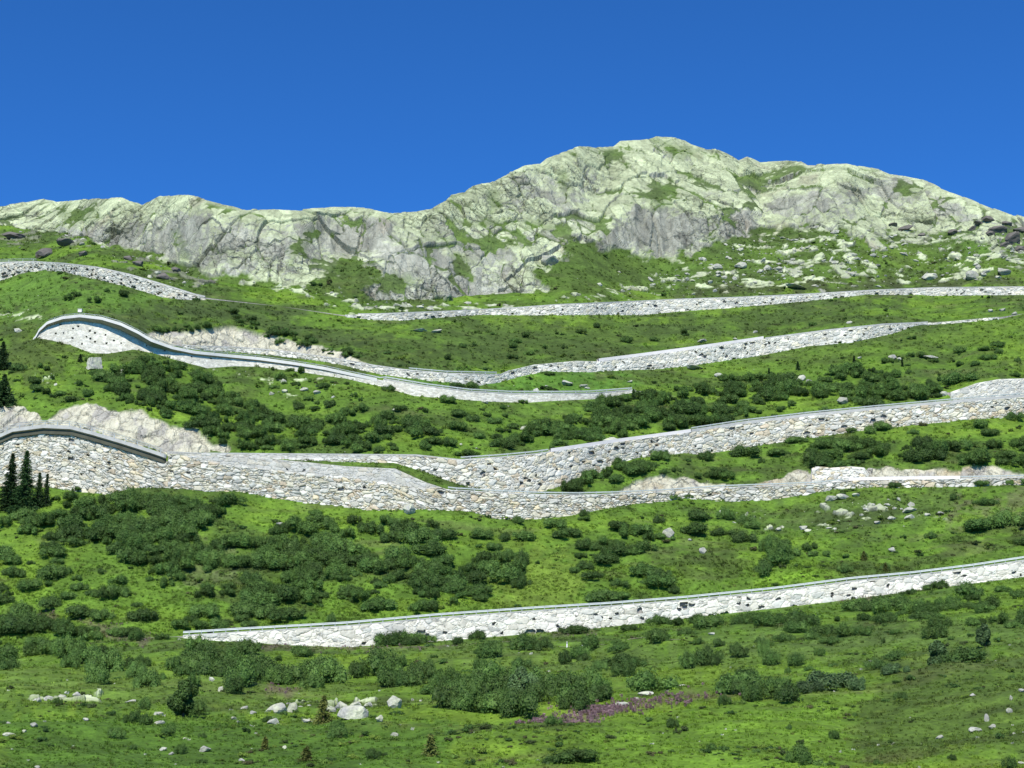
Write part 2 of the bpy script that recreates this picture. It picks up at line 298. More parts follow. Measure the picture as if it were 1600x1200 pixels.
zones = [  # polygon, colour, strength
 ([(780,855),(880,860),(900,905),(900,960),(780,960),(770,900)],(0.115,0.170,0.022),.85),
 ([(220,850),(260,860),(280,990),(180,950)],(0.095,0.165,0.018),.5),
 ([(1180,910),(1240,880),(1290,885),(1300,905),(1190,930)],(0.118,0.205,0.018),.9),
 ([(1030,860),(1160,850),(1170,900),(1060,905)],(0.050,0.075,0.016),.7),
 ([(1330,1100),(1420,1060),(1600,1020),(1700,1020),(1700,1170),(1500,1165),(1340,1150)],(0.050,0.080,0.018),.6),
 ([(1060,1110),(1300,1095),(1340,1180),(1300,1230),(900,1230),(900,1150)],(0.095,0.175,0.018),.75),
 ([(380,605),(480,640),(560,640),(700,635),(880,650),(900,630),(860,628),(700,625),(560,600),(420,580)],(0.080,0.140,0.018),.6),
 ([(880,600),(1100,590),(1300,570),(1440,545),(1600,520),(1600,500),(1300,540),(1000,590)],(0.085,0.140,0.018),.6),
 ([(60,520),(250,555),(230,565),(120,555),(40,600),(0,590),(0,510)],(0.050,0.070,0.017),.8),
 ([(130,480),(320,470),(480,500),(560,545),(640,580),(500,530),(360,510),(240,512),(180,500)],(0.045,0.068,0.018),.85),
 ([(640,500),(1000,500),(1200,490),(1400,480),(1180,520),(900,560),(760,570),(650,540)],(0.050,0.078,0.017),.75),
 ([(0,425),(70,425),(130,440),(230,465),(150,490),(0,485)],(0.090,0.170,0.022),.7),
 ([(1000,400),(1060,400),(1120,430),(1050,450),(1010,440)],(0.085,0.165,0.02),.6),
 ([(1480,360),(1600,370),(1600,400),(1520,395)],(0.085,0.175,0.02),.8),
 ([(1100,445),(1600,430),(1600,447),(1300,458),(1060,467)],(0.046,0.056,0.020),.85),
 ([(900,388),(1000,395),(1040,440),(900,465),(850,450)],(0.070,0.110,0.018),.6),
 ([(700,590),(800,590),(880,580),(990,605),(800,612),(650,597)],(0.072,0.155,0.020),.8),
 ([(1270,770),(1500,760),(1500,800),(1300,830),(1150,820)],(0.050,0.075,0.020),.6),
 ([(1330,615),(1450,600),(1600,560),(1600,575),(1400,600)],(0.050,0.070,0.018),.6),
 ([(1500,790),(1600,770),(1600,800),(1480,810)],(0.105,0.085,0.055),.5),
 ([(300,850),(360,855),(400,880),(300,905),(260,880)],(0.095,0.098,0.050),.5),
 ([(0,1110),(300,1110),(700,1150),(700,1230),(0,1230)],(0.050,0.108,0.014),.7),
 ([(0,1030),(300,1040),(560,1075),(400,1100),(0,1100)],(0.080,0.130,0.026),.6),
 ([(600,1015),(1100,1010),(1400,990),(1600,970),(1600,1010),(1300,1030),(1000,1045),(700,1050)],(0.082,0.125,0.028),.6)]
for P, c, k in zones: col = mixc(col, tuple(1.10*q for q in c), k*pmask(P, U, V, 18, 34))
pinks = [[(800,1140),(850,1127),(900,1117),(960,1110),(1010,1101),(1060,1094),(1072,1097),(1000,1108),(960,1117),(900,1129),(850,1138)],[(36,954),(90,958),(88,970),(56,966)],[(120,966),(200,985),(242,998),(225,1010),(150,990)],[(420,1070),(470,1076),(455,1084),(415,1082)],[(500,1048),(545,1052),(530,1058),(500,1058)],[(1195,968),(1250,975),(1240,984),(1195,982)],[(1305,930),(1370,925),(1370,938),(1310,942)],[(830,986),(940,980),(930,988),(830,992)],[(405,1008),(560,1012),(700,1012),(700,1017),(560,1018),(400,1014)],[(1220,1078),(1060,1085),(1060,1094),(1100,1090)]]
pinkm = np.zeros(V.shape)
for P in pinks: pinkm = np.maximum(pinkm, pmask(P, U, V, 5, 5))
col = mixc(col, (0.13, 0.085, 0.075), 0.55*pinkm)
# slab colours
fg = sstep(985, 1080, V)[..., None]; col = col*(1+fg*np.array([0.15, 0.09, 0.0]))
high = (1-sstep(430, 470, V))*(tag == 's7')[:, None]; col = mixc(col, (0.062, 0.096, 0.022), high*0.55)
col = col*np.array([0.93, 0.99, 1.0])*(0.88+0.30*sstep(-0.4, .5, fbm(X/5., S/4., 3, 551)))[..., None]
steep = 1-sstep(0.30, 0.62, N[..., 2])
lich = sstep(-0.45, 0.35, 0.55*rB + fbm(X/20., S/14., 4, 601) + 0.35*(hC-0.5) - 0.9*cl + 0.50 - 0.8*steep + 0.25*sstep(60, 0, V-SKY(U)))
rc = np.zeros(V.shape+(3,)) + np.array([0.35, 0.345, 0.285])
rc = mixc(rc, (0.26, 0.255, 0.215), sstep(0.0, .6, fbm(X/3.0, S/26., 4, 611)))
rc = mixc(rc, (0.40, 0.435, 0.265), lich*0.92)
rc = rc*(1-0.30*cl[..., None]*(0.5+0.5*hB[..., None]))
rc = mixc(rc, (0.30, 0.245, 0.19), sstep(0.42, 0.6, fbm(X/16., S/24., 3, 621))*0.35)
rc = rc*np.array([1.08, 1.13, 1.10])*(0.74+0.36*hC[..., None])*(0.86+0.28*hD[..., None])*(0.9+0.2*hB[..., None])
crack = np.maximum((1-sstep(0, .06, eB)), 0.8*(1-sstep(0.02, .15, eC)))*(0.15+0.85*sstep(-.2, .3, fbm(X/8., S/8., 3, 631)))*(0.35+0.65*fin)
rc = mixc(rc, (0.06, 0.085, 0.03), crack*0.8)
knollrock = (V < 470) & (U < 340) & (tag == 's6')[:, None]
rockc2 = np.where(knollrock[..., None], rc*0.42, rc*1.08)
gcol = col*(0.85+0.3*(0.5+0.5*n3[..., None]))
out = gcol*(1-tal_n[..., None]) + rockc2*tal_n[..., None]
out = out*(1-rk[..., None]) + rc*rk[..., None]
tg = rockn*(turf > 0.3)
cc = np.zeros(V.shape+(3,)) + np.array([0.50, 0.485, 0.365])
cc = mixc(cc, (0.40, 0.33, 0.20), sstep(0.0, 0.5, fbm(X/5., S/5., 3, 711))*np.clip((U-950)/100, 0, 1)*0.8)
cc = mixc(cc, (0.30, 0.29, 0.27), sstep(0.12, .5, fbm(X/2.5, S/4., 4, 721))*0.7)
out = out*(1-cut[..., None]) + cc*cut[..., None]
iswall = np.array([t[0] == 'w' for t in rowsTag])[:, None]
isroad = np.array([t in ('r1', 'r2', 'r3', 'r4', 'r5', 'r6') for t in rowsTag])[:, None]
for i, t in enumerate(rowsTag):
    if t in ('w1','w2','w3','w4','w5','w6'): out[i] = np.array([0.25, 0.24, 0.22])
rockamt = np.clip(rk + cut + tal_n, 0, 1)

def grid_faces(nr, nc):
    i = np.arange(nr-1)[:, None]*nc + np.arange(nc-1)[None, :]
    return np.stack([i, i+1, i+nc+1, i+nc], -1).reshape(-1, 4)
def np_mesh(name, verts, quads, color=None, extra=None, smooth=False):
    me = bpy.data.meshes.new(name); nv, nf = len(verts), len(quads)
    me.vertices.add(nv); me.vertices.foreach_set('co', np.asarray(verts, np.float32).ravel())
    k = quads.shape[1]
    me.loops.add(nf*k); me.loops.foreach_set('vertex_index', np.asarray(quads, np.int32).ravel())
    me.polygons.add(nf); me.polygons.foreach_set('loop_start', np.arange(nf, dtype=np.int32)*k)
    me.polygons.foreach_set('use_smooth', np.full(nf, smooth))
    if color is not None:
        a = me.attributes.new('tint', 'FLOAT_COLOR', 'POINT')
        c = np.ones((nv, 4), np.float32); c[:, :3] = color; a.data.foreach_set('color', c.ravel())
    for n_, arr in (extra or {}).items():
        a = me.attributes.new(n_, 'FLOAT', 'POINT'); a.data.foreach_set('value', np.asarray(arr, np.float32).ravel())
    me.update(); me.validate(); return me
def put(name, me, mat=None, parent=None, loc=None):
    o = bpy.data.objects.new(name, me)
    if mat: me.materials.clear(); me.materials.append(mat)
    C.objects.link(o)
    if parent: o.parent = parent
    if loc is not None: o.location = loc
    return o
def tagit(o, label=None, cat=None, group=None, kind=None):
    for k, v_ in (('label', label), ('category', cat), ('group', group), ('kind', kind)):
        if v_: o[k] = v_
    return o

# ------------------------------------------------------------ materials
class NT:
    def __init__(s, name):
        s.m = bpy.data.materials.new(name); s.m.use_nodes = True; s.t = s.m.node_tree; s.b = s.t.nodes['Principled BSDF']
    def n(s, t, **k):
        x = s.t.nodes.new('ShaderNode'+t)
        for a, b in k.items(): setattr(x, a, b)
        return x
    def l(s, a, b): s.t.links.new(a, b)
def noise(nt, vec, scale, detail=4, rough=0.55, dist=0):
    n = nt.n('TexNoise'); n.inputs['Scale'].default_value = scale; n.inputs['Detail'].default_value = detail
    n.inputs['Roughness'].default_value = rough; n.inputs['Distortion'].default_value = dist
    nt.l(vec, n.inputs['Vector']); return n
def mathn(nt, op, a, b):
    m = nt.n('Math', operation=op)
    for i, x in enumerate((a, b)):
        if isinstance(x, (int, float)): m.inputs[i].default_value = x
        else: nt.l(x, m.inputs[i])
    return m.outputs[0]
def vmul(nt, colr, fac):
    m = nt.n('VectorMath', operation='SCALE'); nt.l(colr, m.inputs[0])
    if isinstance(fac, (int, float)): m.inputs['Scale'].default_value = fac
    else: nt.l(fac, m.inputs['Scale'])
    return m.outputs[0]
def mrange(nt, x, a, b, c, d):
    m = nt.n('MapRange'); nt.l(x, m.inputs[0])
    for i, q in enumerate((a, b, c, d)): m.inputs[i+1].default_value = q
    return m.outputs[0]
# terrain
nt = NT('hillside_turf_and_granite'); nt.b.inputs['Roughness'].default_value = 0.9
nt.b.inputs['Specular IOR Level'].default_value = 0.2
at = nt.n('Attribute', attribute_name='tint'); ar = nt.n('Attribute', attribute_name='rock')
tc = nt.n('TexCoord')
na = noise(nt, tc.outputs['Object'], 1.3, 5, 0.65); nb = noise(nt, tc.outputs['Object'], 0.35, 4, 0.6)
nf = noise(nt, tc.outputs['Object'], 3.2, 3, 0.7)
f1 = mrange(nt, na.outputs[0], 0.3, 0.7, 0.72, 1.28); f2 = mrange(nt, nb.outputs[0], 0.3, 0.7, 0.78, 1.24)
f3 = mrange(nt, nf.outputs[0], 0.3, 0.7, 0.85, 1.15)
green = mathn(nt, 'MULTIPLY', mathn(nt, 'MULTIPLY', f1, f2), f3)
stre = nt.n('Mapping'); stre.inputs['Scale'].default_value = (0.8, 0.8, 0.10); nt.l(tc.outputs['Object'], stre.inputs[0])
ns = noise(nt, stre.outputs[0], 0.9, 5, 0.6)
g1 = mrange(nt, ns.outputs[0], 0.3, 0.7, 0.80, 1.18); g2 = mrange(nt, nb.outputs[0], 0.25, 0.75, 0.88, 1.12)
vo = nt.n('TexVoronoi', feature='DISTANCE_TO_EDGE'); vo.inputs['Scale'].default_value = 0.24
dd = noise(nt, tc.outputs['Object'], 0.5, 4, 0.6); va = nt.n('VectorMath', operation='MULTIPLY_ADD'); nt.l(dd.outputs['Color'], va.inputs[0]); va.inputs[1].default_value = (2.6, 2.6, 2.6); nt.l(tc.outputs['Object'], va.inputs[2]); nt.l(va.outputs[0], vo.inputs['Vector'])
av = nt.n('Attribute', attribute_name='crk'); ck0 = mrange(nt, vo.outputs[0], 0.0, 0.05, 0.0, 1.0)
ck = mathn(nt, 'SUBTRACT', 1.0, mathn(nt, 'MULTIPLY', mathn(nt, 'SUBTRACT', 1.0, ck0), mathn(nt, 'MULTIPLY', av.outputs['Fac'], 0.6)))
vo2 = nt.n('TexVoronoi', feature='DISTANCE_TO_EDGE'); vo2.inputs['Scale'].default_value = 0.6; nt.l(va.outputs[0], vo2.inputs['Vector'])
ck = mathn(nt, 'MULTIPLY', ck, mathn(nt, 'SUBTRACT', 1.0, mathn(nt, 'MULTIPLY', mrange(nt, vo2.outputs[0], 0.0, 0.06, 1.0, 0.0), mathn(nt, 'MULTIPLY', av.outputs['Fac'], 0.45))))
rockf = mathn(nt, 'MULTIPLY', mathn(nt, 'MULTIPLY', g1, g2), ck)
mx = nt.n('Mix'); nt.l(ar.outputs['Fac'], mx.inputs[0]); nt.l(green, mx.inputs[2]); nt.l(rockf, mx.inputs[3])
nt.l(vmul(nt, at.outputs['Color'], mx.outputs[0]), nt.b.inputs['Base Color'])
bm1 = nt.n('Bump'); bm1.inputs['Distance'].default_value = 0.35; bm1.inputs['Strength'].default_value = 0.75
nt.l(na.outputs[0], bm1.inputs['Height'])
bm2 = nt.n('Bump'); bm2.inputs['Distance'].default_value = 0.5; bm2.inputs['Strength'].default_value = 0.8
nt.l(ns.outputs[0], bm2.inputs['Height']); nt.l(bm1.outputs[0], bm2.inputs['Normal'])
bm3 = nt.n('Bump'); bm3.inputs['Distance'].default_value = 0.6; nt.l(mathn(nt, 'MULTIPLY', av.outputs['Fac'], 0.6), bm3.inputs['Strength']); nt.l(mrange(nt, vo.outputs[0], 0, .12, 0, 1), bm3.inputs['Height']); nt.l(bm2.outputs[0], bm3.inputs['Normal'])
nt.l(bm3.outputs[0], nt.b.inputs['Normal'])
M_TER = nt.m
def tint_mat(name, rough=0.85, var=0.2, scale=2.0, bump=0.15, spec=0.3):
    nt = NT(name); nt.b.inputs['Roughness'].default_value = rough; nt.b.inputs['Specular IOR Level'].default_value = spec
    at = nt.n('Attribute', attribute_name='tint'); tc = nt.n('TexCoord'); a = noise(nt, tc.outputs['Object'], scale, 5, 0.6)
    nt.l(vmul(nt, at.outputs['Color'], mrange(nt, a.outputs[0], 0.3, 0.7, 1-var, 1+var)), nt.b.inputs['Base Color'])
    b = nt.n('Bump'); b.inputs['Distance'].default_value = bump; b.inputs['Strength'].default_value = 0.7
    nt.l(a.outputs[0], b.inputs['Height']); nt.l(b.outputs[0], nt.b.inputs['Normal']); return nt.m
def flat_mat(name, c, rough=0.8, var=0.15, scale=2.0, bump=0.05, spec=0.3, metal=0, stretch=None, rnd=0.0):
    nt = NT(name); nt.b.inputs['Roughness'].default_value = rough; nt.b.inputs['Specular IOR Level'].default_value = spec
    nt.b.inputs['Metallic'].default_value = metal
    tc = nt.n('TexCoord'); vec = tc.outputs['Object']
    if stretch: mp = nt.n('Mapping'); mp.inputs['Scale'].default_value = stretch; nt.l(vec, mp.inputs[0]); vec = mp.outputs[0]
    a = noise(nt, vec, scale, 5, 0.6); k = mrange(nt, a.outputs[0], 0.3, 0.7, 1-var, 1+var)
    if rnd:
        oi = nt.n('ObjectInfo'); k = mathn(nt, 'MULTIPLY', k, mrange(nt, oi.outputs['Random'], 0, 1, 1-rnd, 1+rnd))
    rgb = nt.n('RGB'); rgb.outputs[0].default_value = (*c, 1)
    nt.l(vmul(nt, rgb.outputs[0], k), nt.b.inputs['Base Color'])
    if bump:
        b = nt.n('Bump'); b.inputs['Distance'].default_value = bump; b.inputs['Strength'].default_value = 0.6
        nt.l(a.outputs[0], b.inputs['Height']); nt.l(b.outputs[0], nt.b.inputs['Normal'])
    return nt.m
M_WALL = tint_mat('granite_masonry', 0.85, 0.14, 1.6, 0.12)
M_CONC = flat_mat('pale_concrete', (0.42, 0.42, 0.39), 0.8, 0.14, 0.6, 0.02)
M_CONCL = flat_mat('light_concrete', (0.60, 0.60, 0.56), 0.8, 0.08, 0.6, 0.02)
M_CONCB = flat_mat('parapet_glare_and_cabinet_white', (0.72, 0.68, 0.64), 0.7, 0.06, 0.6, 0.02)  # parapet glare is put into this colour; the cabinet is simply white
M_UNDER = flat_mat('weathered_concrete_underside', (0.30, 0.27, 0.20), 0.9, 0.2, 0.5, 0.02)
M_ASPH = flat_mat('asphalt', (0.055, 0.055, 0.055), 0.9, 0.2, 2.0, 0.01)
M_RAIL = flat_mat('galvanised_steel', (0.56, 0.60, 0.57), 0.45, 0.08, 1.0, 0.0, 0.5, 0.0)
M_POST = flat_mat('galvanised_post', (0.36, 0.40, 0.40), 0.5, 0.08, 1.0, 0.0, 0.5, 0.3)

# ------------------------------------------------------------ hillside object
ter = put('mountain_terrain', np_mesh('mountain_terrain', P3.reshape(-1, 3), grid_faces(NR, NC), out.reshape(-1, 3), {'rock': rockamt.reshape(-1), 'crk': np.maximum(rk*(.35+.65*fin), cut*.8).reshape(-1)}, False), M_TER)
tagit(ter, kind='structure')

# ground lookup : photo px -> 3D point on the displaced sheet (visible rows only)
visrows = np.where(vis)[0]; Vv = V[visrows]; Pv = P3[visrows]; Cv = out[visrows]
def ground(u, v):
    c = np.searchsorted(ucol, u)-1; c = int(np.clip(c, 0, NC-2)); t = (u-ucol[c])/(ucol[c+1]-ucol[c]); t = min(max(t, 0), 1)
    def one_(cc_):
        vv = Vv[:, cc_]; i = int(np.searchsorted(-vv, -v)); i = min(max(i, 1), len(vv)-1)
        a, b = vv[i-1], vv[i]; s = 0 if abs(a-b) < 1e-6 else (a-v)/(a-b); s = min(max(s, 0), 1)
        return Pv[i-1, cc_]*(1-s) + Pv[i, cc_]*s
    return one_(c)*(1-t) + one_(c+1)*t
def pxm(p): return F/(p[1]*CT + p[2]*ST)      # px per metre at a point

# ------------------------------------------------------------ roads on the terraces
def road_strip(name, mk, u0, u1, width):
    i0 = marks[mk]; sel = np.where((ucol >= u0) & (ucol <= u1))[0][::4]
    vs = []
    for c in sel:
        a = np.array([X[i0, c], Y[i0, c]+0.35, Z[i0, c]+0.03]); y1 = Y[i0+3, c]-0.1
        x1 = X[i0, c]*y1/Y[i0, c]
        for t in np.linspace(0, 1, 4): vs.append((a[0]+(x1-a[0])*t, a[1]+(y1-a[1])*t, a[2]-0.02+0.04*math.sin(t*3.14)))
    q = grid_faces(len(sel), 4)[:, ::-1]
    o = put(name, np_mesh(name, np.array(vs), q), M_ASPH); tagit(o, kind='structure')
for nm, mk, a, b in (('road', 'W1T', 340, 2000), ('road', 'W2T', -300, 240), ('road', 'W2T', 790, 2000), ('road', 'W3T', 330, 2000), ('road', 'W4T', 110, 920), ('road', 'W5T', 350, 1500), ('road', 'W6T', -300, 290), ('road', 'W6T', 600, 2000)):
    road_strip(nm, mk, a, b, 7)

# ------------------------------------------------------------ retaining walls : every stone stands out of the face
PAL = np.array([(0.52,0.51,0.47),(0.58,0.57,0.54),(0.46,0.46,0.44),(0.42,0.43,0.42),(0.52,0.50,0.42),(0.54,0.48,0.36),(0.40,0.41,0.40),(0.50,0.47,0.41),(0.60,0.59,0.57),(0.44,0.38,0.30)])
def wall_mesh(u0, u1, foot, top, mk, sx, sy, relief, pal, holes=0.03, stepu=1.1, rowpx=1.0, holexy=(), smooth_below=None, out_=0.55, batter=4.5, skewk=0, bright=1.0, maxrows=110, pick=None, gapc=0.16, ydist=None):
    us = np.arange(u0, u1+0.01, stepu); vf = foot(us)+5.0; vt = top(us)
    vt = np.minimum(vt, vf-2.2)
    n = int(min(maxrows, max(5, np.max(vf-vt)/rowpx)))
    if ydist is None:
        i0 = marks[mk]; Yt = np.interp(us, ucol, Y[i0]); Zt = Yt*Tn(vt)
    else:
        Yt = ydist(us); Zt = Yt*Tn(vt)
    G = []
    for i in range(n+1):
        v = vf+(vt-vf)*i/n; T1 = Tn(v); Yn = (Zt-batter*Yt)/(T1-batter); G.append((v, Yn, Yn*T1))
    Vw = np.array([g[0] for g in G]); Yw = np.array([g[1] for g in G])-out_; Zw = np.array([g[2] for g in G])
    Uw = np.broadcast_to(us, Vw.shape); Xw = Xn(Uw, Vw)*(Yw+out_)
    s = np.concatenate([[0], np.cumsum(np.hypot(np.diff(Xw[-1]), np.diff(Yw[-1])))])[None, :]+np.zeros(Vw.shape)
    h = Zw-Zw[-1][None, :]*0.8
    wx = s+0.25*sx*fbm(s/sx, h/sy, 2, skewk+3); wy = h+0.30*sy*fbm(s/(sx*1.5), h/sy, 2, skewk+4)
    wx = wx+0.12*sx*fbm(s/0.5, h/0.5, 2, 5); wy = wy+0.14*sy*fbm(s/0.5, h/0.5, 2, 6)
    f1, f2, cx, cy, dx, dy = voro(wx/sx, wy/sy, skewk+11, 0.95, 3.2, 0.8)
    big = h01(cx, cy, skewk+19) < 0.52
    f1b, f2b, cxb, cyb, dxb, dyb = voro(wx/sx*1.9+0.3, wy/sy*1.75+0.2, skewk+12, 0.9, 3.2, 0.7)
    fe = np.minimum((f2b-f1b)*0.6, (f2-f1)+0.06)
    f1 = np.where(big, f1, f1b); cx = np.where(big, cx, cxb+5000+0*cx); cy = np.where(big, cy, cyb+7000); dx = np.where(big, dx, dxb*.6); dy = np.where(big, dy, dyb*.6)
    f2 = np.where(big, f2, f1b+fe)
    e = f2-f1; o1 = h01(cx, cy, skewk+20); o2 = h01(cx, cy, skewk+21); o3 = h01(cx, cy, skewk+22); o4 = h01(cx, cy, skewk+23)
    r = relief*(sstep(0.0, 0.16, e)*0.6 + 0.35*sstep(0, .5, e) + (o1-0.5)*0.7 + (o2-0.5)*dx*1.2 + (o3-0.3)*dy*1.1) + 0.10*relief*fbm(s/0.9, h/0.9, 3, 7)
    pw = np.asarray(pal); ci = np.clip((o4*len(pw)).astype(int), 0, len(pw)-1); colw = PAL[pw][ci]
    colw = colw*(0.78+0.38*h01(cx, cy, skewk+25)[..., None])*bright
    gap = (1-sstep(0.0, 0.07, e))*(0.25+0.75*sstep(-0.3, 0.4, fbm(s/2.5, h/1.5, 2, 13))); colw = colw*(1-gap[..., None]*0.75)+np.array([gapc, gapc*0.97, gapc*0.9])*gap[..., None]*0.75; colw = colw*(0.93+0.14*fbm(s/0.7, h/0.35, 3, 17))[..., None]*np.array([1.02, 1.02, 0.92])
    if holes:
        hm = (h01(cx, cy, skewk+30) < holes) & (f1 < 0.42) & (Vw < Vw[0]-3) & (Vw > Vw[-1]+3)
        r = np.where(hm, -1.3, r); colw = np.where(hm[..., None], np.array([0.07, 0.065, 0.05]), colw)  # shade inside the recess is also put into its colour
    for (hx, hy, hr) in holexy:
        hm = (np.abs(Uw-hx) < hr) & (np.abs(Vw-hy) < hr); r = np.where(hm, -1.0, r); colw = np.where(hm[..., None], np.array([0.05, 0.05, 0.05]), colw)  # drain holes, their inner shade coloured in as well
    if smooth_below is not None:                       # ashlar band above the rubble
        sm = sstep(1.5, -1.5, Vw-smooth_below(Uw))
        jx = np.minimum(np.abs((s/2.4+np.floor(h/1.1)*0.5) % 1-0.5)*2, 1); jy = np.abs((h/1.1) % 1-0.5)*2
        ca = np.array([0.43, 0.425, 0.38])*(0.9+0.2*h01(np.floor(s/2.4+np.floor(h/1.1)*0.5), np.floor(h/1.1), 77)[..., None])*(0.9+0.18*fbm(s/1.2, h/6., 3, 78)[..., None])
        ca = ca*(1-0.25*(np.maximum(jy, jx)[..., None] > 0.93))
        r = r*(1-sm)+sm*r*0.35; colw = colw*(1-sm[..., None])+(ca*0.6+0.4*colw*np.array([.92, .95, 1.0]))*sm[..., None]
    r = r*sstep(0, 1.2, (n-np.arange(n+1))[:, None]+0.4*0)
    Yf = Yw-r
    # closed body : front, top, back, and the two ends folded in
    Pf = np.stack([Xw, Yf, Zw], -1)
    tb = np.stack([Xw[-1], Yw[-1]+out_+0.5, Zw[-1]-0.01], -1)[None]; bb = np.stack([Xw[0], Yw[-1]+out_+0.7, Zw[0]], -1)[None]
    P = np.concatenate([Pf, tb, bb, Pf[:1]], 0); K = np.concatenate([colw, colw[-1:]*0+0.4, colw[:1]*0+0.3, colw[:1]], 0)
    return P, K, Uw, Vw, Pf
def stone_wall(label, parts_only=False, name='retaining_wall', part='stone_face', **kw):
    kw['relief'] = kw['relief']*0.56; kw['gapc'] = kw.get('gapc', .16)+0.15; kw['bright'] = kw.get('bright', 1)*1.09; kw['sx'] *= 0.84; kw['sy'] *= 0.9
    P, K, Uw, Vw, Pf = wall_mesh(**kw); nr, nc = P.shape[:2]
    base = Pf[0, nc//2]
    root = bpy.data.objects.new(name, None); C.objects.link(root); root.location = base
    tagit(root, label, 'wall', 'stone retaining walls along the pass road')
    me = np_mesh(part, P.reshape(-1, 3)-base, grid_faces(nr, nc), K.reshape(-1, 3)); put(part, me, M_WALL, root)
    return root, base, Pf[-1]
def sweep(name, pts, prof, mat, parent, base, cap=True):
    "sweep a closed profile [(outward, up)] along 3D points ; outward = towards the valley (-Y side)"
    pts = np.asarray(pts, float); d = np.gradient(pts, axis=0); d[:, 2] = 0; d /= np.linalg.norm(d, axis=1, keepdims=True)+1e-9
    nrm = np.stack([d[:, 1], -d[:, 0], 0*d[:, 0]], 1); k = len(prof)
    vs = np.concatenate([(pts+nrm*a+np.array([0, 0, b]))[None] for a, b in prof]+[(pts+nrm*prof[0][0]+np.array([0, 0, prof[0][1]]))[None]], 0)
    me = np_mesh(name, vs.reshape(-1, 3)-base, grid_faces(k+1, len(pts))[:, ::-1]); return put(name, me, mat, parent)
def coping(root, base, topline, u_pts=None, w=0.75, h=0.28, mat=None, sl_=slice(None), name='coping', z0=0.0, fwd=0.12):
    pts = topline[sl_][::3]
    sweep(name, pts, [(fwd, z0-0.05), (fwd, z0+h), (fwd-w, z0+h), (fwd-w, z0-0.05)], mat or M_CONC, root, base)
post_me = {}
def guardrail(topline, label, every=4.0, z0=0.25, rail_h=0.36, post_h=0.8, lift=0.42, name='guardrail', thin=False, off=0.0):
    pts = np.asarray(topline); d = np.concatenate([[0], np.cumsum(np.linalg.norm(np.diff(pts, axis=0), axis=1))]); L = d[-1]
    base = pts[len(pts)//2].copy(); root = bpy.data.objects.new(name, None); C.objects.link(root); root.location = base
    tagit(root, label, 'guardrail', 'guardrails along the road walls')
    seg = np.arange(0, L, 2.0); ip = np.stack([np.interp(seg, d, pts[:, i]) for i in range(3)], 1); ip[:, 2] += z0
    if thin:
        for zz in (0.45, 0.95): sweep('rail', ip+np.array([0, 0, zz]), [(off+.05, 0), (off+.05, .09), (off-.04, .09), (off-.04, 0)], M_POST, root, base)
    else:
        a, b = lift, lift+rail_h
        sweep('rail', ip, [(off+0.02, a), (off+0.12, a+rail_h*.22), (off+0.03, a+rail_h*.5), (off+0.12, a+rail_h*.78), (off+0.02, b), (off-0.05, b), (off-0.05, a)], M_RAIL, root, base)
    n = int(L/every)
    if 'p' not in post_me:
        w_ = 0.07; vs = [(x*w_, y*w_, z) for z in (-0.3, 1.0) for x, y in ((-1, -1), (1, -1), (1, 1), (-1, 1))]
        me = bpy.data.meshes.new('post'); me.from_pydata(vs, [], [(0, 1, 5, 4), (1, 2, 6, 5), (2, 3, 7, 6), (3, 0, 4, 7), (4, 5, 6, 7), (3, 2, 1, 0)]); me.materials.append(M_POST); post_me['p'] = me
    n = min(n, 98)
    for k in range(n):
        s_ = (k+0.5)*L/n; p = np.array([np.interp(s_, d, pts[:, i]) for i in range(3)]); p[2] += z0
        o = bpy.data.objects.new('post', post_me['p']); C.objects.link(o); o.parent = root; o.location = p-base; o.scale = (1, 1, post_h)
    return root
rub = [0,1,1,2,2,3,4,4,5,6,7,8,8,1,0,4,9]; wht = [0,1,1,8,8,2,3,0]; mixd = [0,1,2,3,3,6,4,8,2,0]
def usl(topline, u0, u1, a, b):                 # slice of a top line between photo columns
    n = len(topline); i = int((a-u0)/(u1-u0)*n); j = int((b-u0)/(u1-u0)*n); return topline[max(i, 0):max(j, 2)]
# wall 1
r, b, t1 = stone_wall('long low white stone wall under a steel guardrail, lowest wall of the hillside', u0=287, u1=1880, foot=W1F, top=W1T, mk='W1T', sx=2.3, sy=1.25, relief=0.34, pal=wht, holes=0.06, skewk=1000, bright=1.06, gapc=0.05)
coping(r, b, t1, w=0.5, h=0.18)
guardrail(t1, 'pale steel guardrail running along the lowest stone wall', every=2.2, z0=0.15, rail_h=0.42, lift=0.3, post_h=0.72)
# wall 2 and its hairpin deck
ASH = line([(-300,560),(262,560),(285,713),(294,715),(351,727),(405,733),(472,741),(540,747),(597,755),(665,765),(690,762),(700,700),(705,560),(2000,560)])
r2, b2, t2 = stone_wall('tallest rubble wall of large mixed grey and ochre stones below the lower hairpin bend', u0=-250, u1=1880, foot=W2F, top=W2T, mk='W2T', sx=2.1, sy=1.0, relief=0.75, pal=rub, holes=0.012, skewk=2000, smooth_below=ASH, stepu=1.0, rowpx=0.95, bright=0.98, gapc=0.11)
coping(r2, b2, usl(t2, -250, 1880, 700, 1325), w=0.5, h=0.16)
coping(r2, b2, usl(t2, -250, 1880, 1325, 1500), w=0.9, h=0.75, mat=M_CONCB, name='parapet')
coping(r2, b2, usl(t2, -250, 1880, 1500, 1880), w=0.5, h=0.2)
guardrail(usl(t2, -250, 1880, 700, 1325), 'steel guardrail in the dip of the tall rubble wall, centre of the hillside', every=4, z0=0.1, rail_h=0.3, lift=0.3, post_h=0.65)
guardrail(usl(t2, -250, 1880, 1500, 1880), 'short steel guardrail on the second lowest wall at the right edge', every=4, z0=0.1, rail_h=0.3, lift=0.3, post_h=0.65)
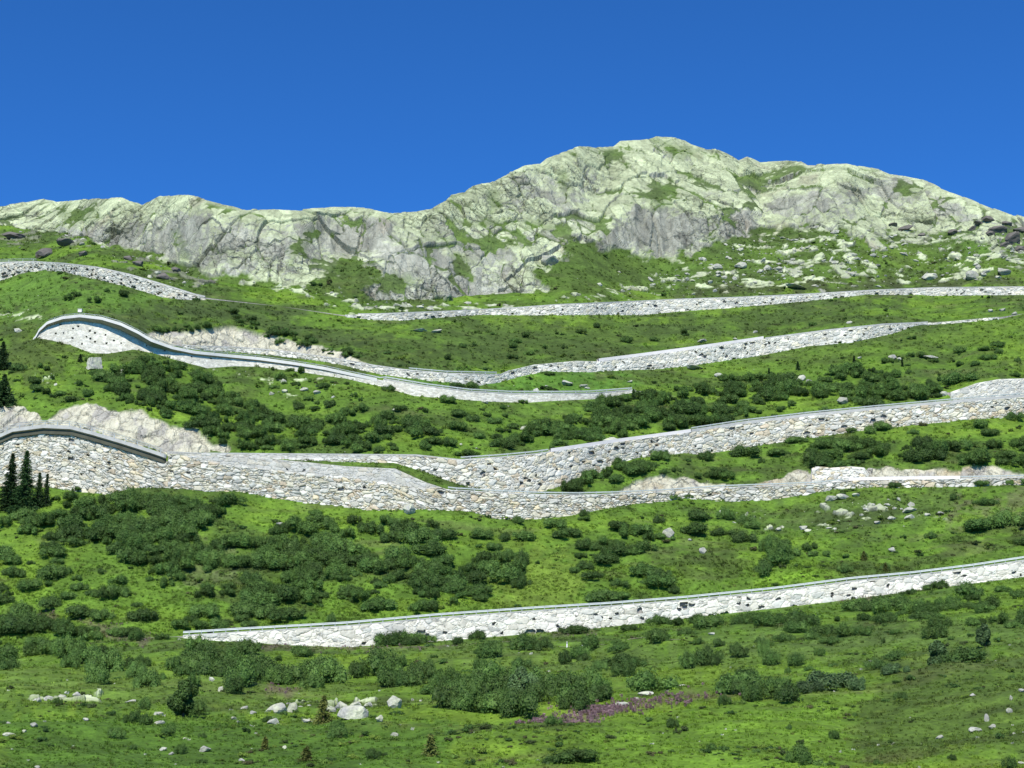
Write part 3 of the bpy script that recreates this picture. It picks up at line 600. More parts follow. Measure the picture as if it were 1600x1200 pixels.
# wall 3
r3, b3, t3 = stone_wall('grey stone wall rising to the right above the tall rubble wall', u0=262, u1=1880, foot=W3F, top=W3T, mk='W3T', sx=2.3, sy=1.15, relief=0.6, pal=rub, holes=0.05, skewk=3000, stepu=1.0, rowpx=0.95, smooth_below=line([(0,718),(600,718),(670,712),(700,560),(2000,560)]), gapc=0.12)
coping(r3, b3, usl(t3, 262, 1880, 262, 860), w=0.5, h=0.2)
coping(r3, b3, usl(t3, 262, 1880, 860, 1080), w=0.9, h=0.8, mat=M_CONCB, name='parapet')
coping(r3, b3, usl(t3, 262, 1880, 1080, 1880), w=0.5, h=0.7)
guardrail(usl(t3, 262, 1880, 720, 860), 'short steel guardrail above the lowest dip of the third wall', every=4, z0=0.2, rail_h=0.3, lift=0.3, post_h=0.65)
guardrail(usl(t3, 262, 1880, 1080, 1880), 'long steel guardrail on the third wall at right, above dark shrubs', every=4, z0=0.6, rail_h=0.3, lift=0.3, post_h=0.65)
# wall 4 (upper hairpin)
HX = [(95,508,1.1),(123,511,1.1),(115,514,1.1),(100,521,1.1),(88,522,1),(141,518,1.1),(149,521,1.1),(136,527,1),(142,530,1.2),(149,535,1.2),(166,524,1.1),(167,537,1.2),(179,533,1.1),(190,537,1.1),(114,529,1.1),(129,538,1.2),(230,541,1),(258,549,1),(330,561,1),(300,558,1)]
r4, b4, t4 = stone_wall('pale curved stone wall with small drain holes under the upper hairpin deck', u0=52, u1=992, foot=W4F, top=W4T, mk='W4T', sx=1.7, sy=0.8, relief=0.12, pal=[0,1,1,8,0], holes=0.0, skewk=4000, stepu=0.9, rowpx=0.85, holexy=HX, bright=0.95, gapc=0.38)
coping(r4, b4, usl(t4, 52, 992, 600, 992), w=0.5, h=0.25, mat=M_CONC)
guardrail(usl(t4, 52, 992, 560, 992), 'steel guardrail on the low wall running right from the upper hairpin', every=4, z0=0.2, rail_h=0.34, lift=0.3, post_h=0.65)
r4b, b4b, t4b = stone_wall('bulging pale rubble wall at the right edge above the third wall', u0=1484, u1=1880, foot=W4F, top=W4T, mk='W4T', sx=2.0, sy=1.0, relief=0.35, pal=mixd, holes=0.0, skewk=4500)
# wall 5
r5, b5, t5 = stone_wall('long grey rubble wall sagging at centre, fourth wall counted upwards at right', u0=285, u1=1560, foot=W5F, top=W5T, mk='W5T', sx=2.1, sy=1.1, relief=0.55, pal=mixd, holes=0.05, skewk=5000, gapc=0.15, bright=1.06)
coping(r5, b5, usl(t5, 285, 1560, 285, 800), w=0.5, h=0.2)
coping(r5, b5, usl(t5, 285, 1560, 935, 1195), w=0.9, h=0.9, mat=M_CONCB, name='parapet')
coping(r5, b5, usl(t5, 285, 1560, 1195, 1450), w=0.6, h=0.4)
guardrail(usl(t5, 285, 1560, 640, 785), 'thin steel guardrail in the sag of the fourth wall', every=4, z0=0.2, rail_h=0.3, lift=0.3, post_h=0.65)
# wall 6, right and left
r6, b6, t6 = stone_wall('highest long grey dry stone wall below the rocky mountain at right', u0=540, u1=1880, foot=W6F, top=W6T, mk='W6T', sx=2.0, sy=1.1, relief=0.55, pal=mixd, holes=0.06, skewk=6000, gapc=0.14, bright=1.04)
coping(r6, b6, usl(t6, 540, 1880, 560, 1880), w=0.6, h=0.3)
r7, b7, t7 = stone_wall('grey dry stone wall below the dark rocky knoll at upper left', u0=-250, u1=322, foot=W6F, top=W6T, mk='W6T', sx=1.7, sy=1.1, relief=0.65, pal=[2,3,6,7,0,3], holes=0.14, skewk=7000, gapc=0.13, bright=1.04)
coping(r7, b7, usl(t7, -250, 322, -250, 322), w=0.6, h=0.35)
guardrail(usl(t7, -250, 322, -250, 60), 'thin steel railing on the top left wall under the knoll', every=5, z0=0.3, thin=True)
# white masonry buttress beside the ochre rock cut
i0 = marks['W2T']
gB = lambda u: np.interp(u, ucol, Y[i0+4])-0.3
rb_, bb_, tb_ = stone_wall('short bright white masonry block wall set into the ochre rock cut at right', name='masonry_buttress', u0=1268, u1=1358, foot=line([(1268,757),(1330,753),(1358,751)]), top=line([(1268,732),(1275,729),(1300,731),(1330,729),(1350,731),(1358,742)]), mk=None, ydist=gB, sx=2.6, sy=1.2, relief=0.6, pal=[1,8,8,0,5], holes=0, skewk=8000, bright=1.05, out_=0.3)

# ------------------------------------------------------------ cantilevered decks
def deck(label, u0, u1, vline, over, dist_mk, edge_h, railtop, thin, name='hairpin_deck', edge_mat=None, drop=0.5):
    us = np.arange(u0, u1+0.1, 3.0); i0 = marks[dist_mk]; Yt = np.interp(us, ucol, Y[i0]); o = over(us)
    Yd_ = Yt-0.55-o; v = vline(us); zt = Yd_*Tn(v); x = Xn(us, v)*Yd_
    edge = np.stack([x, Yd_, zt], 1); base = edge[len(us)//2].copy()
    root = bpy.data.objects.new(name, None); C.objects.link(root); root.location = base
    tagit(root, label, 'road deck')
    bx = Xn(us, v)*Yt; back = np.stack([bx, Yt+1.2, zt], 1)
    up = np.array([0, 0, 1.0])
    rows = [edge-up*edge_h, edge, edge+(back-edge)*0.06/np.maximum(o+1.7, 1)[:, None]*6, edge+(back-edge)*0.12/np.maximum(o+1.7, 1)[:, None]*6-up*0.3, back-up*0.3]
    me = np_mesh('edge_beam', np.concatenate([r_[None] for r_ in rows[:4]], 0).reshape(-1, 3)-base, grid_faces(4, len(us))); put('edge_beam', me, edge_mat or M_CONC, root)
    me = np_mesh('deck_surface', np.concatenate([rows[3][None], rows[4][None]], 0).reshape(-1, 3)-base, grid_faces(2, len(us))); put('deck_surface', me, M_ASPH, root)
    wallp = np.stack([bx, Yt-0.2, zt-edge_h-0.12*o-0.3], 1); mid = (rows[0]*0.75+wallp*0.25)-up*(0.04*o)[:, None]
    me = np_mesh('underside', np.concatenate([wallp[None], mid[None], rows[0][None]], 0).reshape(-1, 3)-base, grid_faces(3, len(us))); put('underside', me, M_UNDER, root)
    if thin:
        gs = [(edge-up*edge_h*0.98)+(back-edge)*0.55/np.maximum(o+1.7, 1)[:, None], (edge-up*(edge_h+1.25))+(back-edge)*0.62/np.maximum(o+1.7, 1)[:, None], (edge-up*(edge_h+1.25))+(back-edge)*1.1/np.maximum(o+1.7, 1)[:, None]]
        me = np_mesh('shade_band', np.concatenate([q_[None] for q_ in gs[::-1]], 0).reshape(-1, 3)-base, grid_faces(3, len(us))); put('shade_band', me, M_SHADE, root)  # added band below the beam, standing in for the shaded underside
    return edge
M_SHADE = flat_mat('painted_underside_shade', (0.085, 0.085, 0.06), 0.9, 0.25, 0.5, 0.02)  # shade under the deck edge put into the colour
e4 = deck('pale concrete road deck sweeping round the upper hairpin bend at left', 52, 590, W4Tv, over4, 'W4T', 0.85, None, False, edge_mat=M_CONCL)
e2 = deck('concrete road deck with painted shade band below, round the lower hairpin bend at left', -250, 262, W2Tv, over2, 'W2T', 0.85, None, True, edge_mat=M_CONC)
guardrail(e2, 'thin two bar steel railing round the lower hairpin deck', every=3.0, z0=0.0, thin=True)
guardrail(e4[8:], 'low steel guardrail round the upper hairpin deck', every=4.0, z0=0.0, rail_h=0.18, lift=0.25, post_h=0.4)

# ------------------------------------------------------------ foliage meshes
def leaf_mesh(name, blobs, nleaf, size, seed, hull=True, up=0.25, thin=1.0, inner=0.72):
    "blobs: (x,y,z,rx,ry,rz) lobes ; leaves are small quads standing on and inside the lobes"
    r = np.random.default_rng(seed); B = np.array(blobs, float)
    wgt = B[:, 3]*B[:, 4]+B[:, 4]*B[:, 5]+B[:, 3]*B[:, 5]; idx = r.choice(len(B), nleaf, p=wgt/wgt.sum())
    d = r.normal(size=(nleaf, 3)); d[:, 2] = d[:, 2]*0.9+0.25; d /= np.linalg.norm(d, axis=1, keepdims=True)
    rad = 1-np.abs(r.normal(size=nleaf))*0.16*thin + 0.10*r.random(nleaf)
    c = B[idx, :3]+d*B[idx, 3:]*rad[:, None]; keep = c[:, 2] > -0.02; c = c[keep]; d = d[keep]; n = len(c)
    nr = d*0.9+r.normal(size=(n, 3))*0.55+np.array([0, 0, up]); nr /= np.linalg.norm(nr, axis=1, keepdims=True)
    a = np.cross(nr, r.normal(size=(n, 3))); a /= np.linalg.norm(a, axis=1, keepdims=True); b = np.cross(nr, a)
    sz = size*(0.6+0.8*r.random(n))[:, None]
    P = np.stack([c-a*sz*0.5, c-b*sz*0.33, c+a*sz*0.5, c+b*sz*0.33], 1).reshape(-1, 3); Q = np.arange(n*4).reshape(-1, 4)
    vs = [P]; fs = [Q]; off = len(P)
    if hull:
        for (x, y, z, rx, ry, rz) in B:
            m, k = 7, 10; th = np.linspace(0.05, math.pi*0.62, m); ph = np.linspace(0, 2*math.pi, k+1)
            T_, H_ = np.meshgrid(th, ph, indexing='ij'); j = 1+0.16*r.normal(size=T_.shape); j[:, -1] = j[:, 0]
            q = np.stack([x+rx*inner*j*np.sin(T_)*np.cos(H_), y+ry*inner*j*np.sin(T_)*np.sin(H_), z+rz*inner*j*np.cos(T_)], -1).reshape(-1, 3)
            q[:, 2] = np.maximum(q[:, 2], -0.05)
            vs.append(q); fs.append(grid_faces(m, k+1)+off); off += len(q)
    return np_mesh(name, np.concatenate(vs), np.concatenate(fs))
def foliage_mat(name, c, c2, rnd=0.35, rough=0.5, spec=0.4, trans=0.25):
    nt = NT(name); nt.b.inputs['Roughness'].default_value = rough; nt.b.inputs['Specular IOR Level'].default_value = spec
    tc = nt.n('TexCoord'); g = nt.n('NewGeometry'); oi = nt.n('ObjectInfo')
    a = noise(nt, g.outputs['Position'], 0.9, 4, 0.65); b = noise(nt, g.outputs['Position'], 0.06, 2)
    k = nt.n('Mix', data_type='RGBA'); k.inputs[6].default_value = (*c, 1); k.inputs[7].default_value = (*c2, 1)
    isl = mathn(nt, 'MULTIPLY', g.outputs['Random Per Island'], 0.75)
    nt.l(mathn(nt, 'ADD', isl, mathn(nt, 'MULTIPLY', mrange(nt, b.outputs[0], 0.35, 0.65, 0, 0.7), 0.6)), k.inputs[0])
    f = mathn(nt, 'MULTIPLY', mrange(nt, a.outputs[0], 0.3, 0.7, 0.65, 1.4), mrange(nt, oi.outputs['Random'], 0, 1, 1-rnd, 1+rnd))
    colr = vmul(nt, k.outputs[2], f); nt.l(colr, nt.b.inputs['Base Color'])
    tr = nt.n('BsdfTranslucent'); nt.l(vmul(nt, colr, 1.3), tr.inputs[0]); ms = nt.n('MixShader'); ms.inputs[0].default_value = trans
    nt.l(nt.b.outputs[0], ms.inputs[1]); nt.l(tr.outputs[0], ms.inputs[2]); nt.l(ms.outputs[0], nt.t.nodes['Material Output'].inputs[0])
    return nt.m
M_ALD = foliage_mat('alder_leaves', (0.041, 0.093, 0.019), (0.095, 0.170, 0.036), rough=0.65, spec=0.25)
M_WIL = foliage_mat('willow_leaves', (0.045, 0.095, 0.028), (0.100, 0.165, 0.060), rough=0.6, spec=0.3)
M_SPR = foliage_mat('spruce_needles', (0.018, 0.048, 0.014), (0.042, 0.085, 0.024), trans=0.1, spec=0.2)
M_DRY = foliage_mat('dry_larch_needles', (0.062, 0.085, 0.022), (0.125, 0.140, 0.036), trans=0.15, spec=.1)
M_PINK = foliage_mat('fireweed_bloom', (0.22, 0.14, 0.145), (0.33, 0.23, 0.24), trans=0.3, spec=0.1)
M_BARK = flat_mat('bark', (0.09, 0.07, 0.05), 0.9, 0.3, 6.0, 0.02)
def lobes(seed, n, flat=0.55):
    r = random.Random(seed); L = []
    for i in range(n):
        a = r.uniform(0, 6.283); q = 0.80*math.sqrt(r.random()); s = r.uniform(0.20, 0.44)
        L.append((q*math.cos(a), q*math.sin(a), 0.34*(1-q*q)+r.uniform(-.06, .22), s*1.15, s, s*r.uniform(0.8, 1.15)+0.12))
    return L
ALD = [leaf_mesh('alder_foliage', lobes(i+1, 10+i % 5), 3800, 0.075, i+10, thin=2.2, inner=.6) for i in range(8)]
WILM = [leaf_mesh('willow_foliage', lobes(40+i, 7), 2600, 0.075, i+50, thin=1.3) for i in range(3)]
for m in ALD: m.materials.append(M_ALD)
for m in WILM: m.materials.append(M_WIL)
# ------------------------------------------------------------ shrubs read off the photo : centre x, centre y, width, height
B_ = [(467,636,18,12),(517,632,24,13),(495,630,13,7),(607,608,20,10),(697,624,28,12),(630,639,18,9),(565,642,25,12),(650,655,22,12),(575,665,18,10),(714,602,30,10),(737,602,24,13),(720,645,28,12),(740,655,26,12),(712,662,34,14),(675,675,32,14),(750,680,20,12),(700,690,28,15),(730,708,40,10),(787,633,14,7),(760,645,16,6),(775,657,30,12),(790,645,14,6),(620,640,20,9),(665,638,16,6),
(860,583,22,6),(885,596,10,4),(1023,597,12,4),(837,658,16,10),(1035,711,24,13),(1102,711,24,15),(1163,704,50,22),(1190,717,14,10),(1087,643,20,15),(1075,628,26,10),(816,626,20,6),
(1360,671,18,14),(1382,665,34,16),(1427,673,17,9),(1245,687,34,12),(1218,705,34,12),(1535,660,38,16),(1585,649,28,16),(1545,672,35,12),(1455,599,20,12),(1500,590,50,20),(1525,566,16,8),(1560,548,16,10),(1545,545,30,7),(1590,563,10,8),(1420,583,10,8),(1300,575,12,6),(1335,575,40,14),(1330,637,22,9),(1290,640,20,10),(1397,758,26,9),(1537,754,30,9),(1577,752,14,9),
(35,805,38,20),(80,837,32,14),(78,852,30,12),(15,870,36,18),(20,890,36,18),(50,913,42,18),(88,873,28,10),(75,893,50,24),(100,890,26,16),(115,845,40,14),(180,917,42,20),(145,922,24,10),(108,930,26,12),(70,940,50,24),(125,955,50,20),(162,960,36,18),(222,961,48,20),(214,938,18,9),(322,878,24,15),(365,872,40,18),(3,915,14,12),
(515,870,34,16),(535,885,44,20),(470,905,30,14),(452,860,20,8),(690,828,50,18),(750,831,36,16),(785,838,28,14),(760,877,30,16),(740,895,42,22),(747,921,46,20),(518,963,18,16),(745,992,28,18),(663,912,30,14),(770,852,30,12),(790,862,30,16),
(813,815,28,12),(820,837,40,16),(865,820,38,16),(885,830,42,18),(913,803,16,12),(912,813,20,6),(813,870,24,26),(815,902,32,18),(840,875,12,6),(965,820,50,14),(915,845,30,18),(1030,813,18,14),(1055,777,20,9),(1076,775,16,8),(1095,807,40,18),(1085,825,48,18),(1135,805,30,20),(1165,810,30,18),(1175,820,24,14),(1130,830,38,14),(1163,838,38,20),(1200,850,30,26),(1190,885,40,28),(1005,852,40,16),(965,857,50,18),(940,868,60,18),(912,880,28,14),(897,888,24,10),(925,893,40,14),(1005,885,48,20),(1030,895,40,18),(1025,905,60,20),(967,904,32,14),(1053,918,20,12),(940,922,50,24),(975,923,30,12),(898,984,50,14),(988,979,34,12),(1025,1001,26,12),
(1212,845,40,14),(1225,865,50,24),(1218,872,56,22),(1260,855,20,12),(1273,850,16,10),(1291,864,17,10),(1350,865,16,10),(1321,888,22,14),(1384,886,16,13),(1454,834,20,11),(1492,775,18,12),(1540,783,36,12),(1570,812,44,28),(1528,820,60,20),(1597,846,26,12),(1395,974,20,10),
(152,1057,46,30),(310,1105,30,26),(487,1061,38,26),(430,1050,50,30),(650,1050,60,38),(605,1045,40,24),(677,1085,50,14),(730,1088,50,46),(700,1072,30,20),
(962,1013,50,16),(970,1024,60,18),(995,1030,30,14),(975,1050,36,30),(1020,1065,76,36),(1075,1038,30,28),(1132,1092,20,18),(1155,1063,70,38),(1115,1035,26,18),(1155,1015,30,20),(1195,1018,20,30),(890,1190,80,24),(815,1030,30,16),
(1208,1030,34,24),(1268,1000,30,14),(1303,1001,18,12),(1331,992,18,12),(1225,1000,34,14),(1510,1028,72,26),(1370,1042,34,20),(1395,1028,50,16),(1220,1068,50,26),(1248,1190,50,30),(1380,1000,10,8),(885,1100,40,26),(840,1095,50,34),(800,1100,40,30),(925,1080,60,40),(770,1068,40,22),(860,1070,50,26)]
WILL = [(1290,1060,90,32),(1340,1066,40,22),(1400,1048,40,16),(825,1080,44,36),(762,1092,26,26),(1260,1070,50,22)]
COV = 1.15
MASS = [ # polygon, cover, typical width in px
 ([(150,588),(190,572),(215,562),(262,560),(310,580),(352,608),(400,632),(440,650),(500,655),(560,645),(600,650),(560,690),(600,705),(400,705),(370,700),(330,680),(310,665),(280,650),(235,645),(205,625),(175,610)],1.7,26),
 ([(540,635),(620,645),(660,655),(680,680),(690,706),(560,704),(520,690)],.8,26),
 ([(830,708),(775,700),(770,670),(800,655),(850,660),(880,650),(920,640),(945,620),(990,616),(1040,608),(1080,602),(1100,592),(1150,586),(1200,582),(1240,590),(1225,610),(1215,648),(1160,655),(1080,665),(980,684),(900,698)],1.7,28),
 ([(1240,598),(1290,588),(1340,574),(1390,578),(1420,598),(1465,606),(1478,625),(1400,630),(1370,636),(1330,632),(1300,615),(1260,620),(1225,640),(1215,648),(1200,600)],1.5,28),
 ([(870,768),(890,752),(950,722),(990,713),(1030,708),(1060,730),(1110,722),(1150,735),(1150,750),(1110,745),(1060,736),(1020,738),(990,745),(930,763)],1.4,30),
 ([(1265,692),(1300,684),(1385,690),(1400,705),(1360,712),(1355,726),(1270,726)],1.9,32),
 ([(1410,692),(1460,685),(1540,690),(1610,685),(1610,735),(1540,722),(1480,718),(1420,710)],1.4,34),
 ([(0,800),(70,800),(90,765),(120,762),(150,780),(190,778),(260,772),(310,778),(350,775),(380,782),(300,832),(310,850),(285,880),(270,900),(220,880),(200,865),(150,840),(100,830),(0,825)],1.9,38),
 ([(385,830),(420,815),(480,795),(500,792),(560,798),(600,806),(680,812),(690,825),(640,845),(700,855),(760,860),(800,855),(820,862),(810,905),(760,880),(720,880),(755,918),(770,935),(735,943),(680,950),(600,948),(560,930),(520,950),(500,950),(490,920),(400,880)],1.25,38),
 ([(310,850),(400,830),(480,850),(500,900),(500,955),(420,970),(280,978),(280,960),(330,900)],.9,36),
 ([(960,835),(1000,815),(1040,840),(960,875),(900,870),(895,850)],1.2,30),
 ([(285,1012),(340,1012),(460,1020),(560,1024),(610,1030),(690,1040),(690,1065),(640,1070),(560,1050),(460,1045),(450,1060),(380,1058),(320,1052),(280,1030)],1.3,46),
 ([(0,945),(80,970),(150,988),(212,1012),(205,1035),(140,1040),(60,1020),(0,1020)],1.6,46),
 ([(700,1108),(695,1078),(730,1065),(800,1060),(900,1065),(955,1065),(960,1090),(900,1105),(860,1112),(790,1115)],1.6,50),
 ([(1120,968),(1180,955),(1240,952),(1275,958),(1275,975),(1230,980),(1120,982),(1000,975),(1010,968)],1.6,40),
 ([(1330,945),(1400,932),(1440,915),(1480,908),(1480,935),(1520,918),(1610,908),(1610,932),(1520,950),(1440,962),(1340,958)],1.5,42),
 ([(585,1003),(620,994),(690,990),(725,993),(725,1004),(600,1008)],2.0,36),
 ([(1120,1065),(1140,1045),(1200,1048),(1230,1050),(1240,1080),(1180,1084)],1.5,46),
 ([(1280,970),(1400,965),(1600,935),(1600,945),(1400,975)],.4,34),
 ([(350,482),(400,500),(500,530),(540,545),(578,563),(560,566),(500,545),(430,530),(380,510)],1.0,18),
 ([(235,512),(290,508),(350,506),(350,511),(290,514),(240,519)],1.4,16),
 ([(640,505),(1000,505),(1200,490),(1000,540),(760,575),(650,560)],.06,16),
 ([(1250,560),(1590,520),(1590,600),(1500,600),(1400,575)],.10,16),
 ([(0,860),(280,850),(280,900),(0,960)],.25,30),
 ([(0,960),(280,985),(280,1000),(0,1000)],.45,34),
 ([(200,1010),(290,1040),(420,1070),(300,1075),(120,1050)],.35,34), ([(1000,990),(1600,950),(1600,985),(1300,1010),(1000,1015)],.35,32), ([(0,1100),(1300,1090),(1600,1040),(1600,1190),(0,1190)],.03,24),
 ([(700,1010),(1300,1000),(1300,1050),(700,1060)],.28,32),
 ([(400,560),(600,600),(560,640),(440,640)],.12,16),
 ([(100,455),(210,455),(160,475),(80,475)],.25,18),
 ([(0,570),(150,560),(190,620),(60,640)],.2,18),
 ([(-150,860),(0,860),(0,1060),(-150,1060)],.9,40), ([(1600,640),(1760,640),(1760,1060),(1600,1060)],.5,38),([(-150,560),(0,560),(0,640),(-150,640)],.5,24)]
shr = [(x, y, w_, h_, 1, 'a') for x, y, w_, h_ in B_] + [(x, y, w_, h_, 1, 'w') for x, y, w_, h_ in WILL]
rr = random.Random(11)
def inside(P, x, y):
    c = False; n = len(P); j = n-1
    for i in range(n):
        if (P[i][1] > y) != (P[j][1] > y) and x < (P[j][0]-P[i][0])*(y-P[i][1])/(P[j][1]-P[i][1])+P[i][0]: c = not c
        j = i
    return c
def parea(P): return abs(sum(P[i][0]*P[(i+1) % len(P)][1]-P[(i+1) % len(P)][0]*P[i][1] for i in range(len(P))))/2
for P, cov, w0 in MASS:
    h0 = w0*0.44; n = int(parea(P)*cov*(COV if cov >= .8 else 1)/(w0*h0*0.62)); xs = [p[0] for p in P]; ys = [p[1] for p in P]; k = 0; t = 0
    while k < n and t < n*60:
        t += 1; x = rr.uniform(min(xs), max(xs)); y = rr.uniform(min(ys), max(ys))
        if inside(P, x, y):
            s_ = rr.uniform(0.4, 1.45)*w0; shr.append((x, y, s_, s_*rr.uniform(0.36, 0.52)*(1.35 if y > 1005 else 1), 0, 'a')); k += 1
# keep shrubs off the wall faces
def on_wall(x, yb, pad=0):
    for f_, t_, a, b in ((W1F, W1T, 287, 1700), (W2F, W2Tv, -260, 1700), (W3F, W3T, 262, 1700), (W4F, W4Tv, 50, 992), (W4F, W4Tv, 1480, 1700), (W5F, W5T, 285, 1560), (W6F, W6T, 540, 1700), (W6F, W6T, -260, 322)):
        if a <= x <= b and t_(x)-4 < yb < f_(x)+1: return f_(x)+2
    return None
placed = []
for (x, y, w_, h_, man, kd) in shr:
    yb = y+h_*0.42; q = on_wall(x, yb)
    if q is not None:
        if not man and yb < q-8: continue
        yb = q
    if not man:
        tz = min(abs(yb-f_(x)) if yb < f_(x) else 99 for f_ in (W1T, W2Tv, W3T))
        if -2 < -tz < 0 and tz < 3: continue
    p = ground(x, yb); s_ = pxm(p); rx = w_/2/s_; ht = h_/s_*1.08
    placed.append(dict(x=x, y=y, p=p, rx=rx, ry=rx*rr.uniform(0.65, .9), rz=ht/0.95, man=man, kd=kd, area=w_*h_*(6 if man else 1), w=w_, h=h_))
placed.sort(key=lambda d: -d['area']); inds = placed[:292]; rest = placed[292:]
# ---------- labels : size word, tier of the hillside, stretch of it, order in it
ORD = ['first','second','third','fourth','fifth','sixth','seventh','eighth','ninth','tenth','eleventh','twelfth','thirteenth','fourteenth','fifteenth','sixteenth','seventeenth','eighteenth','nineteenth','twentieth']+['twenty-'+k for k in ('first','second','third','fourth','fifth','sixth','seventh','eighth','ninth')]+['thirtieth']+['thirty-'+k for k in ('first','second','third','fourth','fifth','sixth','seventh','eighth','ninth')]+['fortieth']
def tier(x, y):
    if y > W1F(x)-6: return ('in the nearest meadow', 'at the foot of the picture') [1 if y > 1085 else 0]
    if y > W2F(x)-6: return 'between the two lowest walls' if y > (W1T(x)+W2F(x))/2 else 'just below the tall rubble wall'
    if y > W3F(x)-6: return 'between the second and third walls'
    if y > W4F(x)-4: return 'above the third wall'
    if y > W5F(x)-4: return 'above the upper hairpin wall'
    if y > W6F(x)-4: return 'on the slope below the highest walls'
    return 'below the rocky mountain'
def stretch(x): return ['far left', 'left', 'left of centre', 'right of centre', 'right', 'far right'][int(min(5, max(0, x//267)))]
def name_all(items, noun, adj):
    groups = {}
    for d in items: groups.setdefault((tier(d['x'], d['y']), stretch(d['x'])), []).append(d)
    for (t_, s_), L in groups.items():
        L.sort(key=lambda d: d['x'])
        for i, d in enumerate(L):
            a = adj(d); o = ORD[i] if i < len(ORD) else 'rightmost'
            d['label'] = f"{a} {noun}, {o} from left, {t_}, {s_}" if len(L) > 1 else f"{a} {noun} {t_}, {s_}"
name_all(inds, 'shrub', lambda d: ('pale grey-green' if d['kd'] == 'w' else 'dark green') + (' broad' if d['w'] > 44 else ' small' if d['w'] < 22 else ' rounded'))
def src_coll(name, meshes):
    cc = bpy.data.collections.new(name)
    for i, m in enumerate(meshes):
        o = bpy.data.objects.new(f'{name}_{i:02d}', m); cc.objects.link(o)
    return cc
for i, d in enumerate(inds):
    me = (ALD if d['kd'] == 'a' else WILM)[rr.randrange(8 if d['kd'] == 'a' else 3)]
    o = bpy.data.objects.new('willow_shrub' if d['kd'] == 'w' else 'alder_shrub', me); C.objects.link(o)
    o.location = d['p']; o.rotation_euler = (rr.uniform(-.08, .08), rr.uniform(-.08, .08), rr.uniform(-.6, .6)+(math.pi if rr.random() < .5 else 0)); o.scale = (d['rx']*1.12, d['ry'], d['rz'])
    tagit(o, d['label'], 'shrub', 'green alder shrubs on the hillside' if d['kd'] == 'a' else 'grey-green willow shrubs in the meadow')
# ---------- scattered stuff through instancing on a point sheet
def scatter(name, pts, rots, scl, idx, cc, tints=None):
    me = bpy.data.meshes.new(name); n = len(pts); me.vertices.add(n); me.vertices.foreach_set('co', np.asarray(pts, np.float32).ravel())
    for nm, arr, ty, key in (('rot', rots, 'FLOAT_VECTOR', 'vector'), ('scl', scl, 'FLOAT_VECTOR', 'vector')):
        a = me.attributes.new(nm, ty, 'POINT'); a.data.foreach_set(key, np.asarray(arr, np.float32).ravel())
    a = me.attributes.new('idx', 'INT', 'POINT'); a.data.foreach_set('value', np.asarray(idx, np.int32))
    if tints is not None:
        a = me.attributes.new('itint', 'FLOAT_COLOR', 'POINT'); c4 = np.ones((n, 4), np.float32); c4[:, :3] = tints; a.data.foreach_set('color', c4.ravel())
    o = bpy.data.objects.new(name, me); C.objects.link(o); tagit(o, kind='stuff')
    ng = bpy.data.node_groups.new(name, 'GeometryNodeTree')
    ng.interface.new_socket('Geometry', in_out='INPUT', socket_type='NodeSocketGeometry'); ng.interface.new_socket('Geometry', in_out='OUTPUT', socket_type='NodeSocketGeometry')
    N_ = ng.nodes; gi = N_.new('NodeGroupInput'); go = N_.new('NodeGroupOutput'); ip = N_.new('GeometryNodeInstanceOnPoints'); ci = N_.new('GeometryNodeCollectionInfo')
    ci.inputs['Collection'].default_value = cc; ci.inputs['Separate Children'].default_value = True; ci.inputs['Reset Children'].default_value = True
    def attr(nm, ty):
        a = N_.new('GeometryNodeInputNamedAttribute'); a.data_type = ty; a.inputs['Name'].default_value = nm; return a.outputs['Attribute']
    L_ = ng.links; L_.new(gi.outputs[0], ip.inputs['Points']); L_.new(ci.outputs[0], ip.inputs['Instance']); ip.inputs['Pick Instance'].default_value = True
    L_.new(attr('idx', 'INT'), ip.inputs['Instance Index']); L_.new(attr('scl', 'FLOAT_VECTOR'), ip.inputs['Scale'])
    e = N_.new('FunctionNodeEulerToRotation'); L_.new(attr('rot', 'FLOAT_VECTOR'), e.inputs[0]); L_.new(e.outputs[0], ip.inputs['Rotation'])
    L_.new(ip.outputs[0], go.inputs[0]); md = o.modifiers.new('scatter', 'NODES'); md.node_group = ng
    return o
cA = src_coll('alder_sources', ALD)
scatter('shrub_thicket', [d['p'] for d in rest], [(rr.uniform(-.08, .08), rr.uniform(-.08, .08), rr.uniform(0, 6.28)) for d in rest], [(d['rx']*1.12, d['ry'], d['rz']) for d in rest], [rr.randrange(8) for d in rest], cA)

# ------------------------------------------------------------ boulders
def rock_mesh(seed, cuts=9, sub=3, name='boulder'):
    import bmesh
    r = random.Random(seed); bm = bmesh.new(); bmesh.ops.create_icosphere(bm, subdivisions=sub, radius=1.0)
    planes = []
    for i in range(cuts):
        n = Vector((r.gauss(0, 1), r.gauss(0, 1), r.gauss(0, 1))).normalized(); planes.append((n, r.uniform(0.45, 0.80)))
    for v_ in bm.verts:
        for n, d in planes:
            k = v_.co.dot(n)
            if k > d: v_.co -= n*(k-d)*0.93
        v_.co += Vector((r.gauss(0, 1), r.gauss(0, 1), r.gauss(0, 1)))*0.018
    me = bpy.data.meshes.new(name); bm.to_mesh(me); bm.free(); return me
nt = NT('lichened_granite'); nt.b.inputs['Roughness'].default_value = 0.9; nt.b.inputs['Specular IOR Level'].default_value = 0.2
g = nt.n('NewGeometry'); oi = nt.n('ObjectInfo'); a1 = noise(nt, g.outputs['Position'], 0.8, 5, 0.6); a2 = noise(nt, g.outputs['Position'], 3.0, 4, 0.7)
mxc = nt.n('Mix', data_type='RGBA'); mxc.inputs[6].default_value = (0.33, 0.33, 0.30, 1); mxc.inputs[7].default_value = (0.44, 0.46, 0.33, 1)
